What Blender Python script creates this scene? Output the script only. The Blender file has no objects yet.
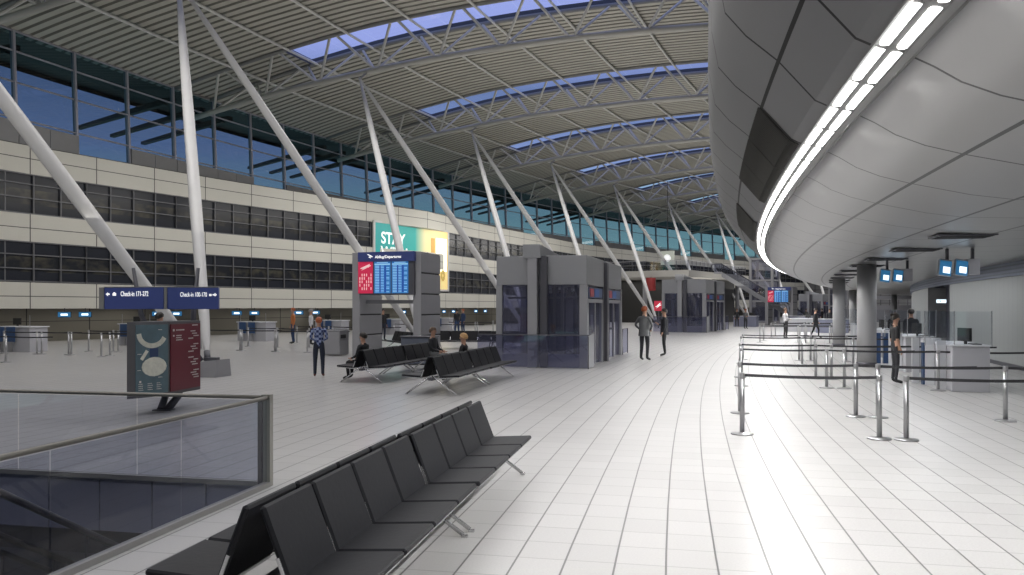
import bpy, math, random
from mathutils import Vector, Matrix
random.seed(7)
C = bpy.context.scene.collection
PI = math.pi
# ------------------------------------------------------------------ world frame
# The hall is an annular sector.  r = distance outward (left) of the viewer's circle, s = arc length ahead.
R0 = 220.0; A0 = math.radians(9.73); EYE = 1.9
CX, CY = R0*math.cos(A0), -R0*math.sin(A0)
def ang(s): return A0 + s/R0
def P(r, s, h=0.0):
    a = ang(s); R = R0+r
    return Vector((CX-R*math.cos(a), CY+R*math.sin(a), h))
def interp(tab, x):
    if x <= tab[0][0]: return tab[0][1]
    for (a, b), (c, d) in zip(tab, tab[1:]):
        if x <= c: return b+(d-b)*(x-a)/(c-a)
    return tab[-1][1]
GRID = 14.13; S1 = 27.77
# ------------------------------------------------------------------ materials
MATS = {}
def mat(name, col, rough=.5, metal=0., noise=0., nscale=6., emit=0., ecol=None, spec=.5, bump=0., coord='Object'):
    if name in MATS: return MATS[name]
    m = bpy.data.materials.new(name); m.use_nodes = True
    nt = m.node_tree; b = nt.nodes['Principled BSDF']
    b.inputs['Base Color'].default_value = (*col, 1); b.inputs['Roughness'].default_value = rough
    b.inputs['Metallic'].default_value = metal
    b.inputs['Specular IOR Level'].default_value = spec
    if noise or bump:
        tc = nt.nodes.new('ShaderNodeTexCoord'); n = nt.nodes.new('ShaderNodeTexNoise')
        n.inputs['Scale'].default_value = nscale; n.inputs['Detail'].default_value = 4
        nt.links.new(tc.outputs[coord], n.inputs['Vector'])
        if noise:
            mx = nt.nodes.new('ShaderNodeMixRGB'); mx.blend_type = 'MIX'
            mx.inputs[1].default_value = (*[c*(1-noise) for c in col], 1)
            mx.inputs[2].default_value = (*[min(1, c*(1+noise)) for c in col], 1)
            nt.links.new(n.outputs['Fac'], mx.inputs[0]); nt.links.new(mx.outputs[0], b.inputs['Base Color'])
        if bump:
            bp = nt.nodes.new('ShaderNodeBump'); bp.inputs['Strength'].default_value = bump; bp.inputs['Distance'].default_value = .02
            nt.links.new(n.outputs['Fac'], bp.inputs['Height']); nt.links.new(bp.outputs[0], b.inputs['Normal'])
    if emit:
        b.inputs['Emission Color'].default_value = (*(ecol or col), 1); b.inputs['Emission Strength'].default_value = emit
    MATS[name] = m; return m
def glass(name, tint, gloss=.12, rough=.02, gcol=(1, 1, 1), body=0., bcol=(.1, .1, .15)):
    if name in MATS: return MATS[name]
    m = bpy.data.materials.new(name); m.use_nodes = True; nt = m.node_tree; nt.nodes.clear()
    out = nt.nodes.new('ShaderNodeOutputMaterial'); tr = nt.nodes.new('ShaderNodeBsdfTransparent'); gl = nt.nodes.new('ShaderNodeBsdfGlossy')
    tr.inputs[0].default_value = (*tint, 1); gl.inputs['Color'].default_value = (*gcol, 1); gl.inputs['Roughness'].default_value = rough
    mx = nt.nodes.new('ShaderNodeMixShader'); mx.inputs[0].default_value = gloss
    src = tr.outputs[0]
    if body:
        df = nt.nodes.new('ShaderNodeBsdfDiffuse'); df.inputs[0].default_value = (*bcol, 1)
        m2 = nt.nodes.new('ShaderNodeMixShader'); m2.inputs[0].default_value = body
        nt.links.new(tr.outputs[0], m2.inputs[1]); nt.links.new(df.outputs[0], m2.inputs[2]); src = m2.outputs[0]
    nt.links.new(src, mx.inputs[1]); nt.links.new(gl.outputs[0], mx.inputs[2]); nt.links.new(mx.outputs[0], out.inputs[0])
    MATS[name] = m; return m
def grid_mat(name, col, line, pu, pv, ou, ov, wu, wv, rough=.35, metal=0., spec=.5, var=.04, speck=.0, lu=1., lv=1., soft=True, cell=.0):
    """UV = metres; dark joints every pu along u and pv along v (pv may be a list of explicit positions)."""
    m = bpy.data.materials.new(name); m.use_nodes = True; nt = m.node_tree; b = nt.nodes['Principled BSDF']
    N = nt.nodes.new; L = nt.links.new
    uv = N('ShaderNodeUVMap'); sep = N('ShaderNodeSeparateXYZ'); L(uv.outputs[0], sep.inputs[0])
    def math_(op, a, bb=None):
        n = N('ShaderNodeMath'); n.operation = op
        for i, v in enumerate((a, bb)):
            if v is None: continue
            if isinstance(v, (int, float)): n.inputs[i].default_value = v
            else: L(v, n.inputs[i])
        return n.outputs[0]
    def lines(src, p, o, w):
        if isinstance(p, (list, tuple)):
            acc = None
            for q in p:
                d = math_('ABSOLUTE', math_('SUBTRACT', src, q)); l = math_('LESS_THAN', d, w/2)
                acc = l if acc is None else math_('MAXIMUM', acc, l)
            return acc
        t = math_('FRACT', math_('DIVIDE', math_('SUBTRACT', src, o-w/2), p))
        return math_('LESS_THAN', t, w/p)
    a = math_('MULTIPLY', lines(sep.outputs[0], pu, ou, wu), lu); c = math_('MULTIPLY', lines(sep.outputs[1], pv, ov, wv), lv)
    fac = math_('MAXIMUM', a, c)
    tc = N('ShaderNodeTexCoord'); n1 = N('ShaderNodeTexNoise'); n1.inputs['Scale'].default_value = .35; n1.inputs['Detail'].default_value = 5
    L(tc.outputs['Object'], n1.inputs['Vector'])
    mx = N('ShaderNodeMixRGB'); mx.inputs[1].default_value = (*[k*(1-var) for k in col], 1); mx.inputs[2].default_value = (*[k*(1+var) for k in col], 1)
    L(n1.outputs['Fac'], mx.inputs[0]); cur = mx.outputs[0]
    if speck:
        n2 = N('ShaderNodeTexNoise'); n2.inputs['Scale'].default_value = 60; n2.inputs['Detail'].default_value = 3; L(tc.outputs['Object'], n2.inputs['Vector'])
        m3 = N('ShaderNodeMixRGB'); m3.blend_type = 'MULTIPLY'; m3.inputs[0].default_value = speck; L(cur, m3.inputs[1]); L(n2.outputs['Fac'], m3.inputs[2]); cur = m3.outputs[0]
    if cell and not isinstance(pv, (list, tuple)):
        fu = math_('FLOOR', math_('DIVIDE', math_('SUBTRACT', sep.outputs[0], ou), pu)); fv = math_('FLOOR', math_('DIVIDE', math_('SUBTRACT', sep.outputs[1], ov), pv))
        cb = N('ShaderNodeCombineXYZ'); L(fu, cb.inputs[0]); L(fv, cb.inputs[1]); wn = N('ShaderNodeTexWhiteNoise'); wn.noise_dimensions = '2D'; L(cb.outputs[0], wn.inputs['Vector'])
        k = math_('ADD', math_('MULTIPLY', wn.outputs['Value'], cell), 1-cell)
        m5 = N('ShaderNodeVectorMath'); m5.operation = 'SCALE'; L(cur, m5.inputs[0]); L(k, m5.inputs['Scale']); cur = m5.outputs[0]
    m4 = N('ShaderNodeMixRGB'); L(fac, m4.inputs[0]); L(cur, m4.inputs[1]); m4.inputs[2].default_value = (*line, 1)
    L(m4.outputs[0], b.inputs['Base Color'])
    b.inputs['Roughness'].default_value = rough; b.inputs['Metallic'].default_value = metal; b.inputs['Specular IOR Level'].default_value = spec
    MATS[name] = m; return m

M_steel = mat('brushed_steel', (.45, .45, .46), .3, .85)
M_white = mat('white_painted_steel', (.60, .595, .59), .45, .0, .04, 3)
M_purlin = mat('light_grey_painted_steel', (.66, .66, .64), .5)
M_truss = mat('grey_painted_truss_steel', (.55, .545, .52), .5, .1)
M_chord = mat('mid_grey_chord_steel', (.44, .435, .41), .5, .1)
M_topch = mat('dark_chord_steel', (.24, .24, .24), .6, .1)
M_deck = mat('beige_grey_corrugated_deck', (.47, .455, .40), .6, .1, .05, .5)
M_dark = mat('near_black', (.02, .02, .024), .6)
M_curb = mat('skylight_curb_blue_grey', (.06, .065, .09), .6)
M_mull = mat('mullion_lilac_grey', (.36, .36, .42), .5, .2)
M_greyp = mat('ledge_panel_grey', (.22, .22, .225), .6, 0, .08, 2)
M_ledge = mat('ledge_top_grey', (.3, .3, .29), .7)
M_seat = mat('black_leather', (.011, .0115, .015), .48, 0, .15, 25, spec=.2, bump=.05)
M_alu = mat('polished_aluminium', (.75, .75, .76), .22, .9)
M_slate = mat('slate_fascia', (.21, .22, .30), .45, 0, .05, 1.5)
M_slated = mat('slate_fascia_dark', (.035, .036, .05), .5)
M_conc = mat('grey_block_panel', (.31, .31, .325), .55, 0, .06, 3)
M_elev = mat('elevator_cladding_grey', (.31, .315, .33), .45, .15, .04, 2)
M_elevd = mat('elevator_frame_dark', (.10, .10, .115), .45, .2)
M_elevl = mat('elevator_frame_light', (.36, .36, .38), .4, .2)
M_counter = mat('counter_white_grey', (.42, .42, .45), .5)
M_counterw = mat('counter_white', (.72, .73, .76), .45)
M_navy = mat('navy_sign_blue', (.035, .05, .17), .45, emit=.12, ecol=(.05, .08, .28))
M_kiosk = mat('kiosk_blue', (.03, .07, .17), .4)
M_lettering = mat('white_lettering', (.9, .9, .9), .5, emit=.75)
M_letterp = mat('pale_printed_text', (.75, .73, .7), .6)
M_maroon = mat('maroon_print', (.16, .02, .035), .35)
M_teal = mat('map_teal_print', (.10, .165, .20), .3, 0, .35, 5)
M_mapw = mat('map_cream_print', (.78, .78, .68), .4, 0, .3, 14)
M_mapb = mat('map_blue_print', (.02, .05, .14), .4)
M_belt = mat('black_belt', (.03, .03, .034), .5)
M_col = mat('column_grey', (.38, .38, .39), .45, 0, .04, 1)
M_red = mat('red_screen', (.5, .02, .06), .4, emit=.45, ecol=(.65, .03, .10))
M_redp = mat('red_drum', (.30, .03, .03), .5)
M_scr = mat('blue_screen', (.03, .16, .45), .3, emit=.5, ecol=(.04, .2, .5))
M_scrd = mat('deep_blue_screen_column', (.01, .05, .3), .3, emit=.5, ecol=(.02, .1, .45))
M_scrl = mat('pale_blue_screen', (.3, .6, .85), .3, emit=.55, ecol=(.3, .55, .8))
M_monb = mat('monitor_blue_glow', (.02, .08, .2), .3, emit=.7, ecol=(.03, .16, .32))
M_monw = mat('monitor_white_glow', (.8, .9, 1), .3, emit=1.6, ecol=(.75, .9, 1))
M_lamp = mat('strip_lamp_glow', (1, 1, 1), .4, emit=4.5, ecol=(1, .99, .96))
M_lampbed = mat('lamp_bed_grey', (.09, .09, .09), .5)
M_recess = mat('recess_wall_brown_grey', (.16, .15, .13), .7, 0, .15, 1)
M_rubber = mat('black_rubber', (.015, .015, .015), .7)
G_rail = glass('railing_glass_blue', (.70, .72, .79), .06, .02)
G_front = glass('clear_screen_glass', (.86, .88, .9), .07, .03)
G_elev = glass('elevator_glass_blue', (.55, .56, .70), .09, .03, body=.2, bcol=(.17, .18, .28))
G_roof = glass('skylight_glass', (.92, .93, 1.0), .04, .05)

# ------------------------------------------------------------------ mesh helpers
class MB:
    def __init__(s): s.v = []; s.f = []; s.m = []; s.uv = []; s.hasuv = False; s.cur = 0; s.smooth = []
    def face(s, idx, uv=None, sm=False):
        s.f.append(tuple(idx)); s.m.append(s.cur); s.uv.append(uv); s.smooth.append(sm)
        if uv: s.hasuv = True
    def quad(s, a, b, c, d, uv=None, sm=False):
        n = len(s.v); s.v += [tuple(a), tuple(b), tuple(c), tuple(d)]; s.face((n, n+1, n+2, n+3), uv, sm)
    def poly(s, pts):
        n = len(s.v); s.v += [tuple(p) for p in pts]; s.face(range(n, n+len(pts)))
    def hexa(s, p):   # 8 points: bottom 4 (ccw), top 4
        n = len(s.v); s.v += [tuple(q) for q in p]
        for f in ((3, 2, 1, 0), (4, 5, 6, 7), (0, 1, 5, 4), (1, 2, 6, 5), (2, 3, 7, 6), (3, 0, 4, 7)): s.face([n+i for i in f])
    def box(s, c, d, rot=None, bev=0.):
        cx, cy, cz = c; x, y, z = d[0]/2, d[1]/2, d[2]/2
        if bev:
            b = min(bev, x*.9, y*.9, z*.9)
            pts = []
            rings = [(-z, b), (-z+b, 0), (z-b, 0), (z, b)]
            for zz, ins in rings:
                for (px, py) in ((-x+ins, -y+ins+b*(ins == 0)), (-x+ins+b*(ins == 0), -y+ins), (x-ins-b*(ins == 0), -y+ins), (x-ins, -y+ins+b*(ins == 0)),
                                 (x-ins, y-ins-b*(ins == 0)), (x-ins-b*(ins == 0), y-ins), (-x+ins+b*(ins == 0), y-ins), (-x+ins, y-ins-b*(ins == 0))):
                    pts.append(Vector((px, py, zz)))
            if rot: pts = [rot@p for p in pts]
            n = len(s.v); s.v += [(p[0]+cx, p[1]+cy, p[2]+cz) for p in pts]
            for k in range(3):
                for i in range(8):
                    j = (i+1) % 8; s.face((n+k*8+i, n+k*8+j, n+k*8+8+j, n+k*8+8+i), None, False)
            s.face([n+i for i in range(7, -1, -1)]); s.face([n+24+i for i in range(8)]); return
        pts = [Vector(p) for p in ((-x, -y, -z), (x, -y, -z), (x, y, -z), (-x, y, -z), (-x, -y, z), (x, -y, z), (x, y, z), (-x, y, z))]
        if rot: pts = [rot@p for p in pts]
        s.hexa([(p[0]+cx, p[1]+cy, p[2]+cz) for p in pts])
    def pbox(s, r0, r1, s0, s1, h0, h1, n=1):   # box in hall coordinates, bent along the arc
        for k in range(n):
            a = s0+(s1-s0)*k/n; b = s0+(s1-s0)*(k+1)/n
            s.hexa([P(r1, a, h0), P(r0, a, h0), P(r0, b, h0), P(r1, b, h0), P(r1, a, h1), P(r0, a, h1), P(r0, b, h1), P(r1, b, h1)])
    def tube(s, p0, p1, r0, r1=None, n=8, caps=True):
        s.path([p0, p1], [r0, r0 if r1 is None else r1], n, caps)
    def path(s, pts, rad, n=8, caps=True, up=None):
        pts = [Vector(p) for p in pts]
        if isinstance(rad, (int, float)): rad = [rad]*len(pts)
        base = len(s.v)
        for i, p in enumerate(pts):
            t = (pts[min(i+1, len(pts)-1)]-pts[max(i-1, 0)]).normalized()
            u = Vector((0, 0, 1)) if abs(t.z) < .9 else Vector((0, 1, 0))
            a = t.cross(u).normalized(); b = t.cross(a).normalized()
            for k in range(n):
                th = 2*PI*k/n; q = p+(a*math.cos(th)+b*math.sin(th))*rad[i]; s.v.append(tuple(q))
        for i in range(len(pts)-1):
            for k in range(n):
                j = (k+1) % n; s.face((base+i*n+k, base+i*n+j, base+(i+1)*n+j, base+(i+1)*n+k), None, True)
        if caps:
            s.face([base+k for k in range(n-1, -1, -1)]); s.face([base+(len(pts)-1)*n+k for k in range(n)])
    def lathe(s, prof, c=(0, 0, 0), n=16, ax=None):
        base = len(s.v)
        for (r, z) in prof:
            for k in range(n):
                th = 2*PI*k/n; s.v.append((c[0]+r*math.cos(th), c[1]+r*math.sin(th), c[2]+z))
        for i in range(len(prof)-1):
            for k in range(n):
                j = (k+1) % n; s.face((base+i*n+k, base+i*n+j, base+(i+1)*n+j, base+(i+1)*n+k), None, True)
        s.face([base+k for k in range(n-1, -1, -1)]); s.face([base+(len(prof)-1)*n+k for k in range(n)])
    def ell(s, c, r, n=10, m=8, rot=None, zmin=-1.):
        base = len(s.v)
        for i in range(m+1):
            ph = PI*i/m
            z = max(zmin, math.cos(ph))
            q = math.sqrt(max(0, 1-z*z))
            for k in range(n):
                th = 2*PI*k/n; p = Vector((r[0]*q*math.cos(th), r[1]*q*math.sin(th), r[2]*z))
                if rot: p = rot@p
                s.v.append((c[0]+p[0], c[1]+p[1], c[2]+p[2]))
        for i in range(m):
            for k in range(n):
                j = (k+1) % n; s.face((base+i*n+k, base+(i+1)*n+k, base+(i+1)*n+j, base+i*n+j), None, True)
    def sweep(s, fn, ss, uvfn=None, closed=False, sm=False):
        """fn(s)->list of (r,h); makes quads between successive s."""
        rows = []; uvs = []
        for q in ss:
            pr = fn(q); base = len(s.v); L = 0; uu = []
            for i, (r, h) in enumerate(pr):
                if i: L += math.hypot(r-pr[i-1][0], h-pr[i-1][1])
                uu.append((q, L)); s.v.append(tuple(P(r, q, h)))
            rows.append(base); uvs.append(uu)
        n = len(uvs[0])
        for k in range(len(ss)-1):
            for i in range(n-1 if not closed else n):
                j = (i+1) % n
                s.face((rows[k]+i, rows[k]+j, rows[k+1]+j, rows[k+1]+i), (uvs[k][i], uvs[k][j], uvs[k+1][j], uvs[k+1][i]), sm)
    def build(s, name, mats, parent=None, local=None):
        me = bpy.data.meshes.new(name); me.from_pydata(s.v, [], s.f)
        if not isinstance(mats, (list, tuple)): mats = [mats]
        for m in mats: me.materials.append(m)
        for p, mi, sm in zip(me.polygons, s.m, s.smooth): p.material_index = min(mi, len(mats)-1); p.use_smooth = sm
        if s.hasuv:
            u = me.uv_layers.new(name='UVMap'); k = 0
            for f, uv in zip(s.f, s.uv):
                for i in range(len(f)):
                    u.data[k].uv = uv[i] if uv else (0, 0); k += 1
        me.update(); o = bpy.data.objects.new(name, me); C.objects.link(o)
        if parent: o.parent = parent
        return o
def tag(o, label, cat, group=None, kind=None):
    if kind: o['kind'] = kind
    o['label'] = label; o['category'] = cat
    if group: o['group'] = group
    return o
def struct(o, label, cat='building'):
    o['kind'] = 'structure'; o['label'] = label; o['category'] = cat; return o
def thing(name, label, cat, loc=(0, 0, 0), rz=0., group=None):
    o = bpy.data.objects.new(name, None); C.objects.link(o); o.empty_display_size = .2
    o.location = loc; o.rotation_euler = (0, 0, rz); o['label'] = label; o['category'] = cat
    if group: o['group'] = group
    return o
def pth(name, label, cat, r, s, group=None, h=0, turn=0.):   # local +x = toward smaller r, local +y = forward along the hall
    return thing(name, label, cat, P(r, s, h), -ang(s)+turn, group)
def dup(root, loc, rz, label=None, group=None):
    r = root.copy(); C.objects.link(r); r.location = loc; r.rotation_euler = (0, 0, rz)
    if label: r['label'] = label
    if group: r['group'] = group
    for ch in list(root.children):
        c = ch.copy(); C.objects.link(c); c.parent = r
        for g in list(ch.children):
            d = g.copy(); C.objects.link(d); d.parent = c
    return r
def text(txt, size, name='lettering', m=None, parent=None, loc=(0, 0, 0), rot=(0, 0, 0), align='LEFT', bold=0., sx=1.):
    cu = bpy.data.curves.new(name, 'FONT'); cu.body = txt; cu.size = size; cu.align_x = align; cu.offset = bold; cu.extrude = .002
    t = bpy.data.objects.new(name, cu); C.objects.link(t)
    bpy.context.view_layer.update()
    me = bpy.data.meshes.new_from_object(t); C.objects.unlink(t); bpy.data.objects.remove(t)
    me.materials.clear(); me.materials.append(m or M_lettering)
    o = bpy.data.objects.new(name, me); C.objects.link(o); o.location = loc; o.rotation_euler = rot; o.scale = (sx, 1, 1)
    if parent: o.parent = parent
    return o
def frange(a, b, n): return [a+(b-a)*i/n for i in range(n+1)]
ORD = ['first', 'second', 'third', 'fourth', 'fifth', 'sixth', 'seventh', 'eighth', 'ninth', 'tenth', 'eleventh', 'twelfth', 'thirteenth', 'fourteenth', 'fifteenth', 'sixteenth']

# ------------------------------------------------------------------ FLOOR with the opening for the way down
M_floor = grid_mat('floor_tiles', (.56, .55, .545), (.10, .10, .10), .4285, .37, 5.97, -.04, .013, .015, rough=.29, spec=.6, var=.03, speck=.22, lu=.42, lv=1., cell=.07)
VR0, VR1, VS0, VS1 = 4.22, 15.0, -9.0, 7.8
b = MB()
def floor_patch(r0, r1, s0, s1, ns, nr):
    b.sweep(lambda q: [(r0+(r1-r0)*i/nr, 0.) for i in range(nr+1)], frange(s0, s1, ns))
fl_idx = 0
def floor_uv_fix():
    for k, (f, uv) in enumerate(zip(b.f, b.uv)):
        nu = []
        for vi, (u, L) in zip(f, uv):
            x, y, z = b.v[vi]; nu.append((u, math.hypot(x-CX, y-CY)-R0))
        b.uv[k] = tuple(nu)
floor_patch(-14, VR0, -21, VS1, 20, 8); floor_patch(VR1, 42, -21, VS1, 20, 8); floor_patch(VR0, VR1, -21, VS0, 8, 6)
floor_patch(-14, VR0, VS1, 190, 120, 8); floor_patch(VR0, 42, VS1, 190, 120, 14)
floor_uv_fix()
fl = b.build('floor', M_floor); struct(fl, 'pale grey square-tiled concourse floor with thin dark joints', 'floor')
# slab edge and pit
b = MB(); b.cur = 0
pr0 = VR0+.0
ws = .66
r = VR0
k = 0
while r < VR1-.01:
    r2 = min(r+ws, VR1); b.cur = 0
    b.pbox(r+.007, r2-.007, VS1+.02, VS1+.12, -.60, -.0, 1); r = r2
b.cur = 1; b.pbox(VR0, VR1, VS1+.13, VS1+.3, -.9, -.01, 3)
b.cur = 0
sq = VS0
while sq < VS1-.01:
    s2 = min(sq+ws, VS1); b.pbox(VR0-.12, VR0-.02, sq+.012, s2-.012, -.60, -.0, 1); sq = s2
b.cur = 1; b.pbox(VR0-.3, VR0-.13, VS0, VS1, -.9, -.01, 6)
o = b.build('trim_1', [M_slate, M_slated]); struct(o, 'dark slate fascia panels around the edge of the floor opening', 'fascia')
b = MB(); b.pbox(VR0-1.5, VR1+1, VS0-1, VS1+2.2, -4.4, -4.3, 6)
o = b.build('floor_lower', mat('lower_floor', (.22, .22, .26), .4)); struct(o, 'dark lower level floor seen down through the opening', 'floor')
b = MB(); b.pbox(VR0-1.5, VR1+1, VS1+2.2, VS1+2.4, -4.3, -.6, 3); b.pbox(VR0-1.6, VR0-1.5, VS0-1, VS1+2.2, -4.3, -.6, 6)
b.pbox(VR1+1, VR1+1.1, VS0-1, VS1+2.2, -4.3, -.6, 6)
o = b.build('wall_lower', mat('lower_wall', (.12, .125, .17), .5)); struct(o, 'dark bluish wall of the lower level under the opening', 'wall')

# escalator down inside the opening
e = pth('escalator', 'escalator with glass sides descending through the floor opening behind the glass railing', 'escalator', 6.3, 4.3, turn=PI)
# local frame: x toward smaller r, y forward; runs away to -y, going down
def esc(root, w, run, drop, glass_m, steps, top_flat=.6, post_every=1.0):
    b = MB()
    for sx in (-1, 1):
        x = sx*w/2
        b.hexa([(x-.12, 0, -.12), (x+.12, 0, -.12), (x+.12, -top_flat, -.12), (x-.12, -top_flat, -.12), (x-.12, 0, .06), (x+.12, 0, .06), (x+.12, -top_flat, .06), (x-.12, -top_flat, .06)])
        b.hexa([(x-.12, -top_flat, -.45), (x+.12, -top_flat, -.45), (x+.12, -top_flat-run, -drop-.45), (x-.12, -top_flat-run, -drop-.45),
                (x-.12, -top_flat, .06), (x+.12, -top_flat, .06), (x+.12, -top_flat-run, -drop+.06), (x-.12, -top_flat-run, -drop+.06)])
    b.build('side_skirt', M_elev, root)
    b = MB()
    for i in range(steps):
        y = -top_flat-run*(i+.5)/steps; z = -drop*(i+.5)/steps
        b.box((0, y, z-.1), (w-.26, run/steps*.98, .2))
    b.box((0, -top_flat/2, -.04), (w-.26, top_flat, .08))
    b.build('steps', M_elevd, root)
    for sx in (-1, 1):
        x = sx*w/2
        b = MB(); n = max(2, int(run/post_every))
        b.quad((x, 0, .06), (x, -top_flat, .06), (x, -top_flat, .92), (x, 0, .92))
        for i in range(n):
            y0 = -top_flat-run*i/n-.01; y1 = -top_flat-run*(i+1)/n+.01; z0 = -drop*i/n; z1 = -drop*(i+1)/n
            b.quad((x, y0, z0+.06), (x, y1, z1+.06), (x, y1, z1+.9), (x, y0, z0+.9))
        b.build('glass_balustrade', glass_m, root)
        b = MB(); b.path([(x, .25, .5), (x, .32, .7), (x, .2, .9), (x, 0, .95), (x, -top_flat, .95), (x, -top_flat-run, -drop+.93)], .035, 8)
        for i in range(n+1):
            y = -top_flat-run*i/n; z = -drop*i/n; b.box((x, y, z+.48), (.02, .02, .86))
        b.build('handrail', mat('handrail_dark', (.06, .06, .075), .4, .3), root)
esc(e, 1.3, 6.5, 3.9, G_rail, 18)
e2 = dup(e, P(8.3, 4.3, 0), -ang(4.3)+PI, 'second escalator with glass sides in the floor opening, farther from the benches')

# glass railings around the opening
def railing(name, label, pts, h=.94, corner_end=False, nperm=1.5):
    t = thing(name, label, 'railing', P(*pts[0], 0), 0)
    o0 = Vector(P(*pts[0], 0))
    def Q(r, s, z): return P(r, s, z)-o0
    (r0, s0), (r1, s1) = pts
    n = max(1, round(math.hypot(r1-r0, s1-s0)/nperm))
    for i in range(n):
        ln_ = math.hypot(r1-r0, s1-s0); a = i/n+.006/ln_; c = (i+1)/n-.006/ln_
        ra, sa, rc, sc = r0+(r1-r0)*a, s0+(s1-s0)*a, r0+(r1-r0)*c, s0+(s1-s0)*c
        b = MB(); b.quad(Q(ra, sa, .04), Q(rc, sc, .04), Q(rc, sc, h-.03), Q(ra, sa, h-.03)); b.build('glass_pane', G_rail, t)
    b = MB(); m = max(2, n)
    pa = [Q(r0+(r1-r0)*i/m, s0+(s1-s0)*i/m, h) for i in range(m+1)]
    b.path(pa, .022, 6); b.build('top_rail', mat('railing_cap', (.22, .21, .19), .4, .5), t)
    b = MB()
    for i in range(m):
        A, B2 = pa[i].copy(), pa[i+1].copy(); d = (B2-A).normalized(); nn = Vector((-d.y, d.x, 0))*.035
        A.z = B2.z = 0
        b.hexa([A-nn, B2-nn, B2+nn, A+nn]+[p+Vector((0, 0, .05)) for p in (A-nn, B2-nn, B2+nn, A+nn)])
    b.build('base_shoe', mat('railing_shoe', (.27, .265, .26), .45, .4), t)
    return t
rl = railing('glass_railing', 'bluish glass railing along the near side of the floor opening, behind the black bench', [(4.12, 7.76), (4.12, -8.5)])
b = MB(); o0 = P(4.12, 7.76, 0)
b.box((-.015, .04, .485), (.10, .07, .97), Matrix.Rotation(-ang(7.8), 3, 'Z')); b.build('corner_post', mat('corner_post_grey', (.30, .295, .27), .45, .3), rl)
b = MB(); b.box((-.075, .03, .47), (.05, .06, .93), Matrix.Rotation(-ang(7.8), 3, 'Z')); b.build('corner_channel', mat('corner_channel_dark', (.07, .07, .08), .5, .3), rl)
railing('glass_railing', 'bluish glass railing along the far edge of the floor opening, below the map totem', [(4.17, 7.79), (14.9, 7.79)])

# ------------------------------------------------------------------ ROOF
def hlow(r): return 16.45-.0036*(r-9.3)**2
def htop(r): return hlow(r)+2.05-max(0, r-20)*.034
RIN, ROUT = -12.0, 34.5
TR = [S1+GRID*k for k in range(-3, 10)]
TW = 1.35
M_deckg = mat('deck_groove_shade', (.25, .243, .215), .7)  # occlusion shade of the grooves painted in as a darker deck colour
def deck_patch(b, s0, s1, rr, off):
    n = max(1, round((s1-s0)/.52)); p = (s1-s0)/n; W_ = len(rr); base = len(b.v); qs = []
    for i in range(n):
        a = s0+p*i; qs += [(a, 0), (a+p*.62, 0), (a+p*.70, .11), (a+p*.92, .11)]
    qs.append((s1, 0))
    for q, d in qs:
        for r in rr: b.v.append(tuple(P(r, q, htop(r)+off+d)))
    for i in range(len(qs)-1):
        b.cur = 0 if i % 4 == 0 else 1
        for j in range(W_-1): b.face((base+i*W_+j, base+i*W_+j+1, base+(i+1)*W_+j+1, base+(i+1)*W_+j))
# corrugated deck, one bay at a time
for k in range(len(TR)-1):
    s0, s1 = TR[k]+TW, TR[k+1]-TW
    if k == 0: s0 = TR[0]-6
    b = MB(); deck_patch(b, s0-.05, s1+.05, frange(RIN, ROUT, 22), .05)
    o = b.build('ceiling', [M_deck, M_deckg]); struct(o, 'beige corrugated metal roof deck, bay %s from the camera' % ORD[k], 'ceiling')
CB = .36
SK0, SK1 = RIN, 25.9   # skylights run from r=25.9 inward
nw = 0
for k, st in enumerate(TR):
    # blank deck outside the skylight
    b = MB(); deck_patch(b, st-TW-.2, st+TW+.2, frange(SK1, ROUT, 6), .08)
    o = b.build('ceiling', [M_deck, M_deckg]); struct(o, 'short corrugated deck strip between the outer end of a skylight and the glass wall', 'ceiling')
    # curb + glass
    nw += 1
    b = MB(); rr = frange(SK0, SK1, 16)
    for sg in (-1, 1):
        q = st+sg*TW
        for r0, r1 in zip(rr, rr[1:]):
            for dq in (0, .08*sg):
                b.quad(P(r0, q+dq, htop(r0)+.02), P(r1, q+dq, htop(r1)+.02), P(r1, q+dq, htop(r1)+CB), P(r0, q+dq, htop(r0)+CB))
    b.quad(P(SK1, st-TW, htop(SK1)), P(SK1, st+TW, htop(SK1)), P(SK1, st+TW, htop(SK1)+CB), P(SK1, st-TW, htop(SK1)+CB))
    o = b.build('window_%d' % nw, M_curb); struct(o, 'long skylight strip above roof truss %d, showing pale blue sky' % (k+1), 'skylight')
    b = MB()
    for r0, r1 in zip(rr, rr[1:]):
        b.quad(P(r0+.03, st-TW, htop(r0)+CB), P(r1-.03, st-TW, htop(r1)+CB), P(r1-.03, st+TW, htop(r1)+CB), P(r0+.03, st+TW, htop(r0)+CB))
    b.build('pane', G_roof, o)
# trusses
WB = [.2+4.03*i for i in range(-2, 9)]
proto_br = None
for k, st in enumerate(TR):
    t = thing('roof_truss', 'triangular steel roof truss, %s from the camera, arching over the hall' % ORD[k], 'truss', (0, 0, 0), 0, 'roof trusses')
    rr = frange(-8, 34.05, 22)
    b = MB(); b.path([P(r, st, hlow(r)) for r in rr], .17, 10); b.build('lower_chord', M_chord, t)
    for sg in (-1, 1):
        b = MB(); b.path([P(r, st+sg*TW, htop(r)) for r in rr], .13, 8); b.build('upper_chord', M_topch if sg < 0 else M_topch, t)
    for i in range(len(WB)):
        r = WB[i]
        for sg in (-1, 1):
            for dr in (-1.8, 1.8):
                if r+dr > 34: continue
                b = MB(); b.tube(P(r+dr*.07, st, hlow(r)+.05), P(r+dr, st+sg*TW, htop(r+dr)-.04), .085, n=6, caps=False)
                b.build('brace', M_truss, t)
    b = MB(); b.tube(P(34, st-TW, htop(34)), P(34, st+TW, htop(34)), .08, n=6); b.build('end_bar', M_topch, t)
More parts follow.
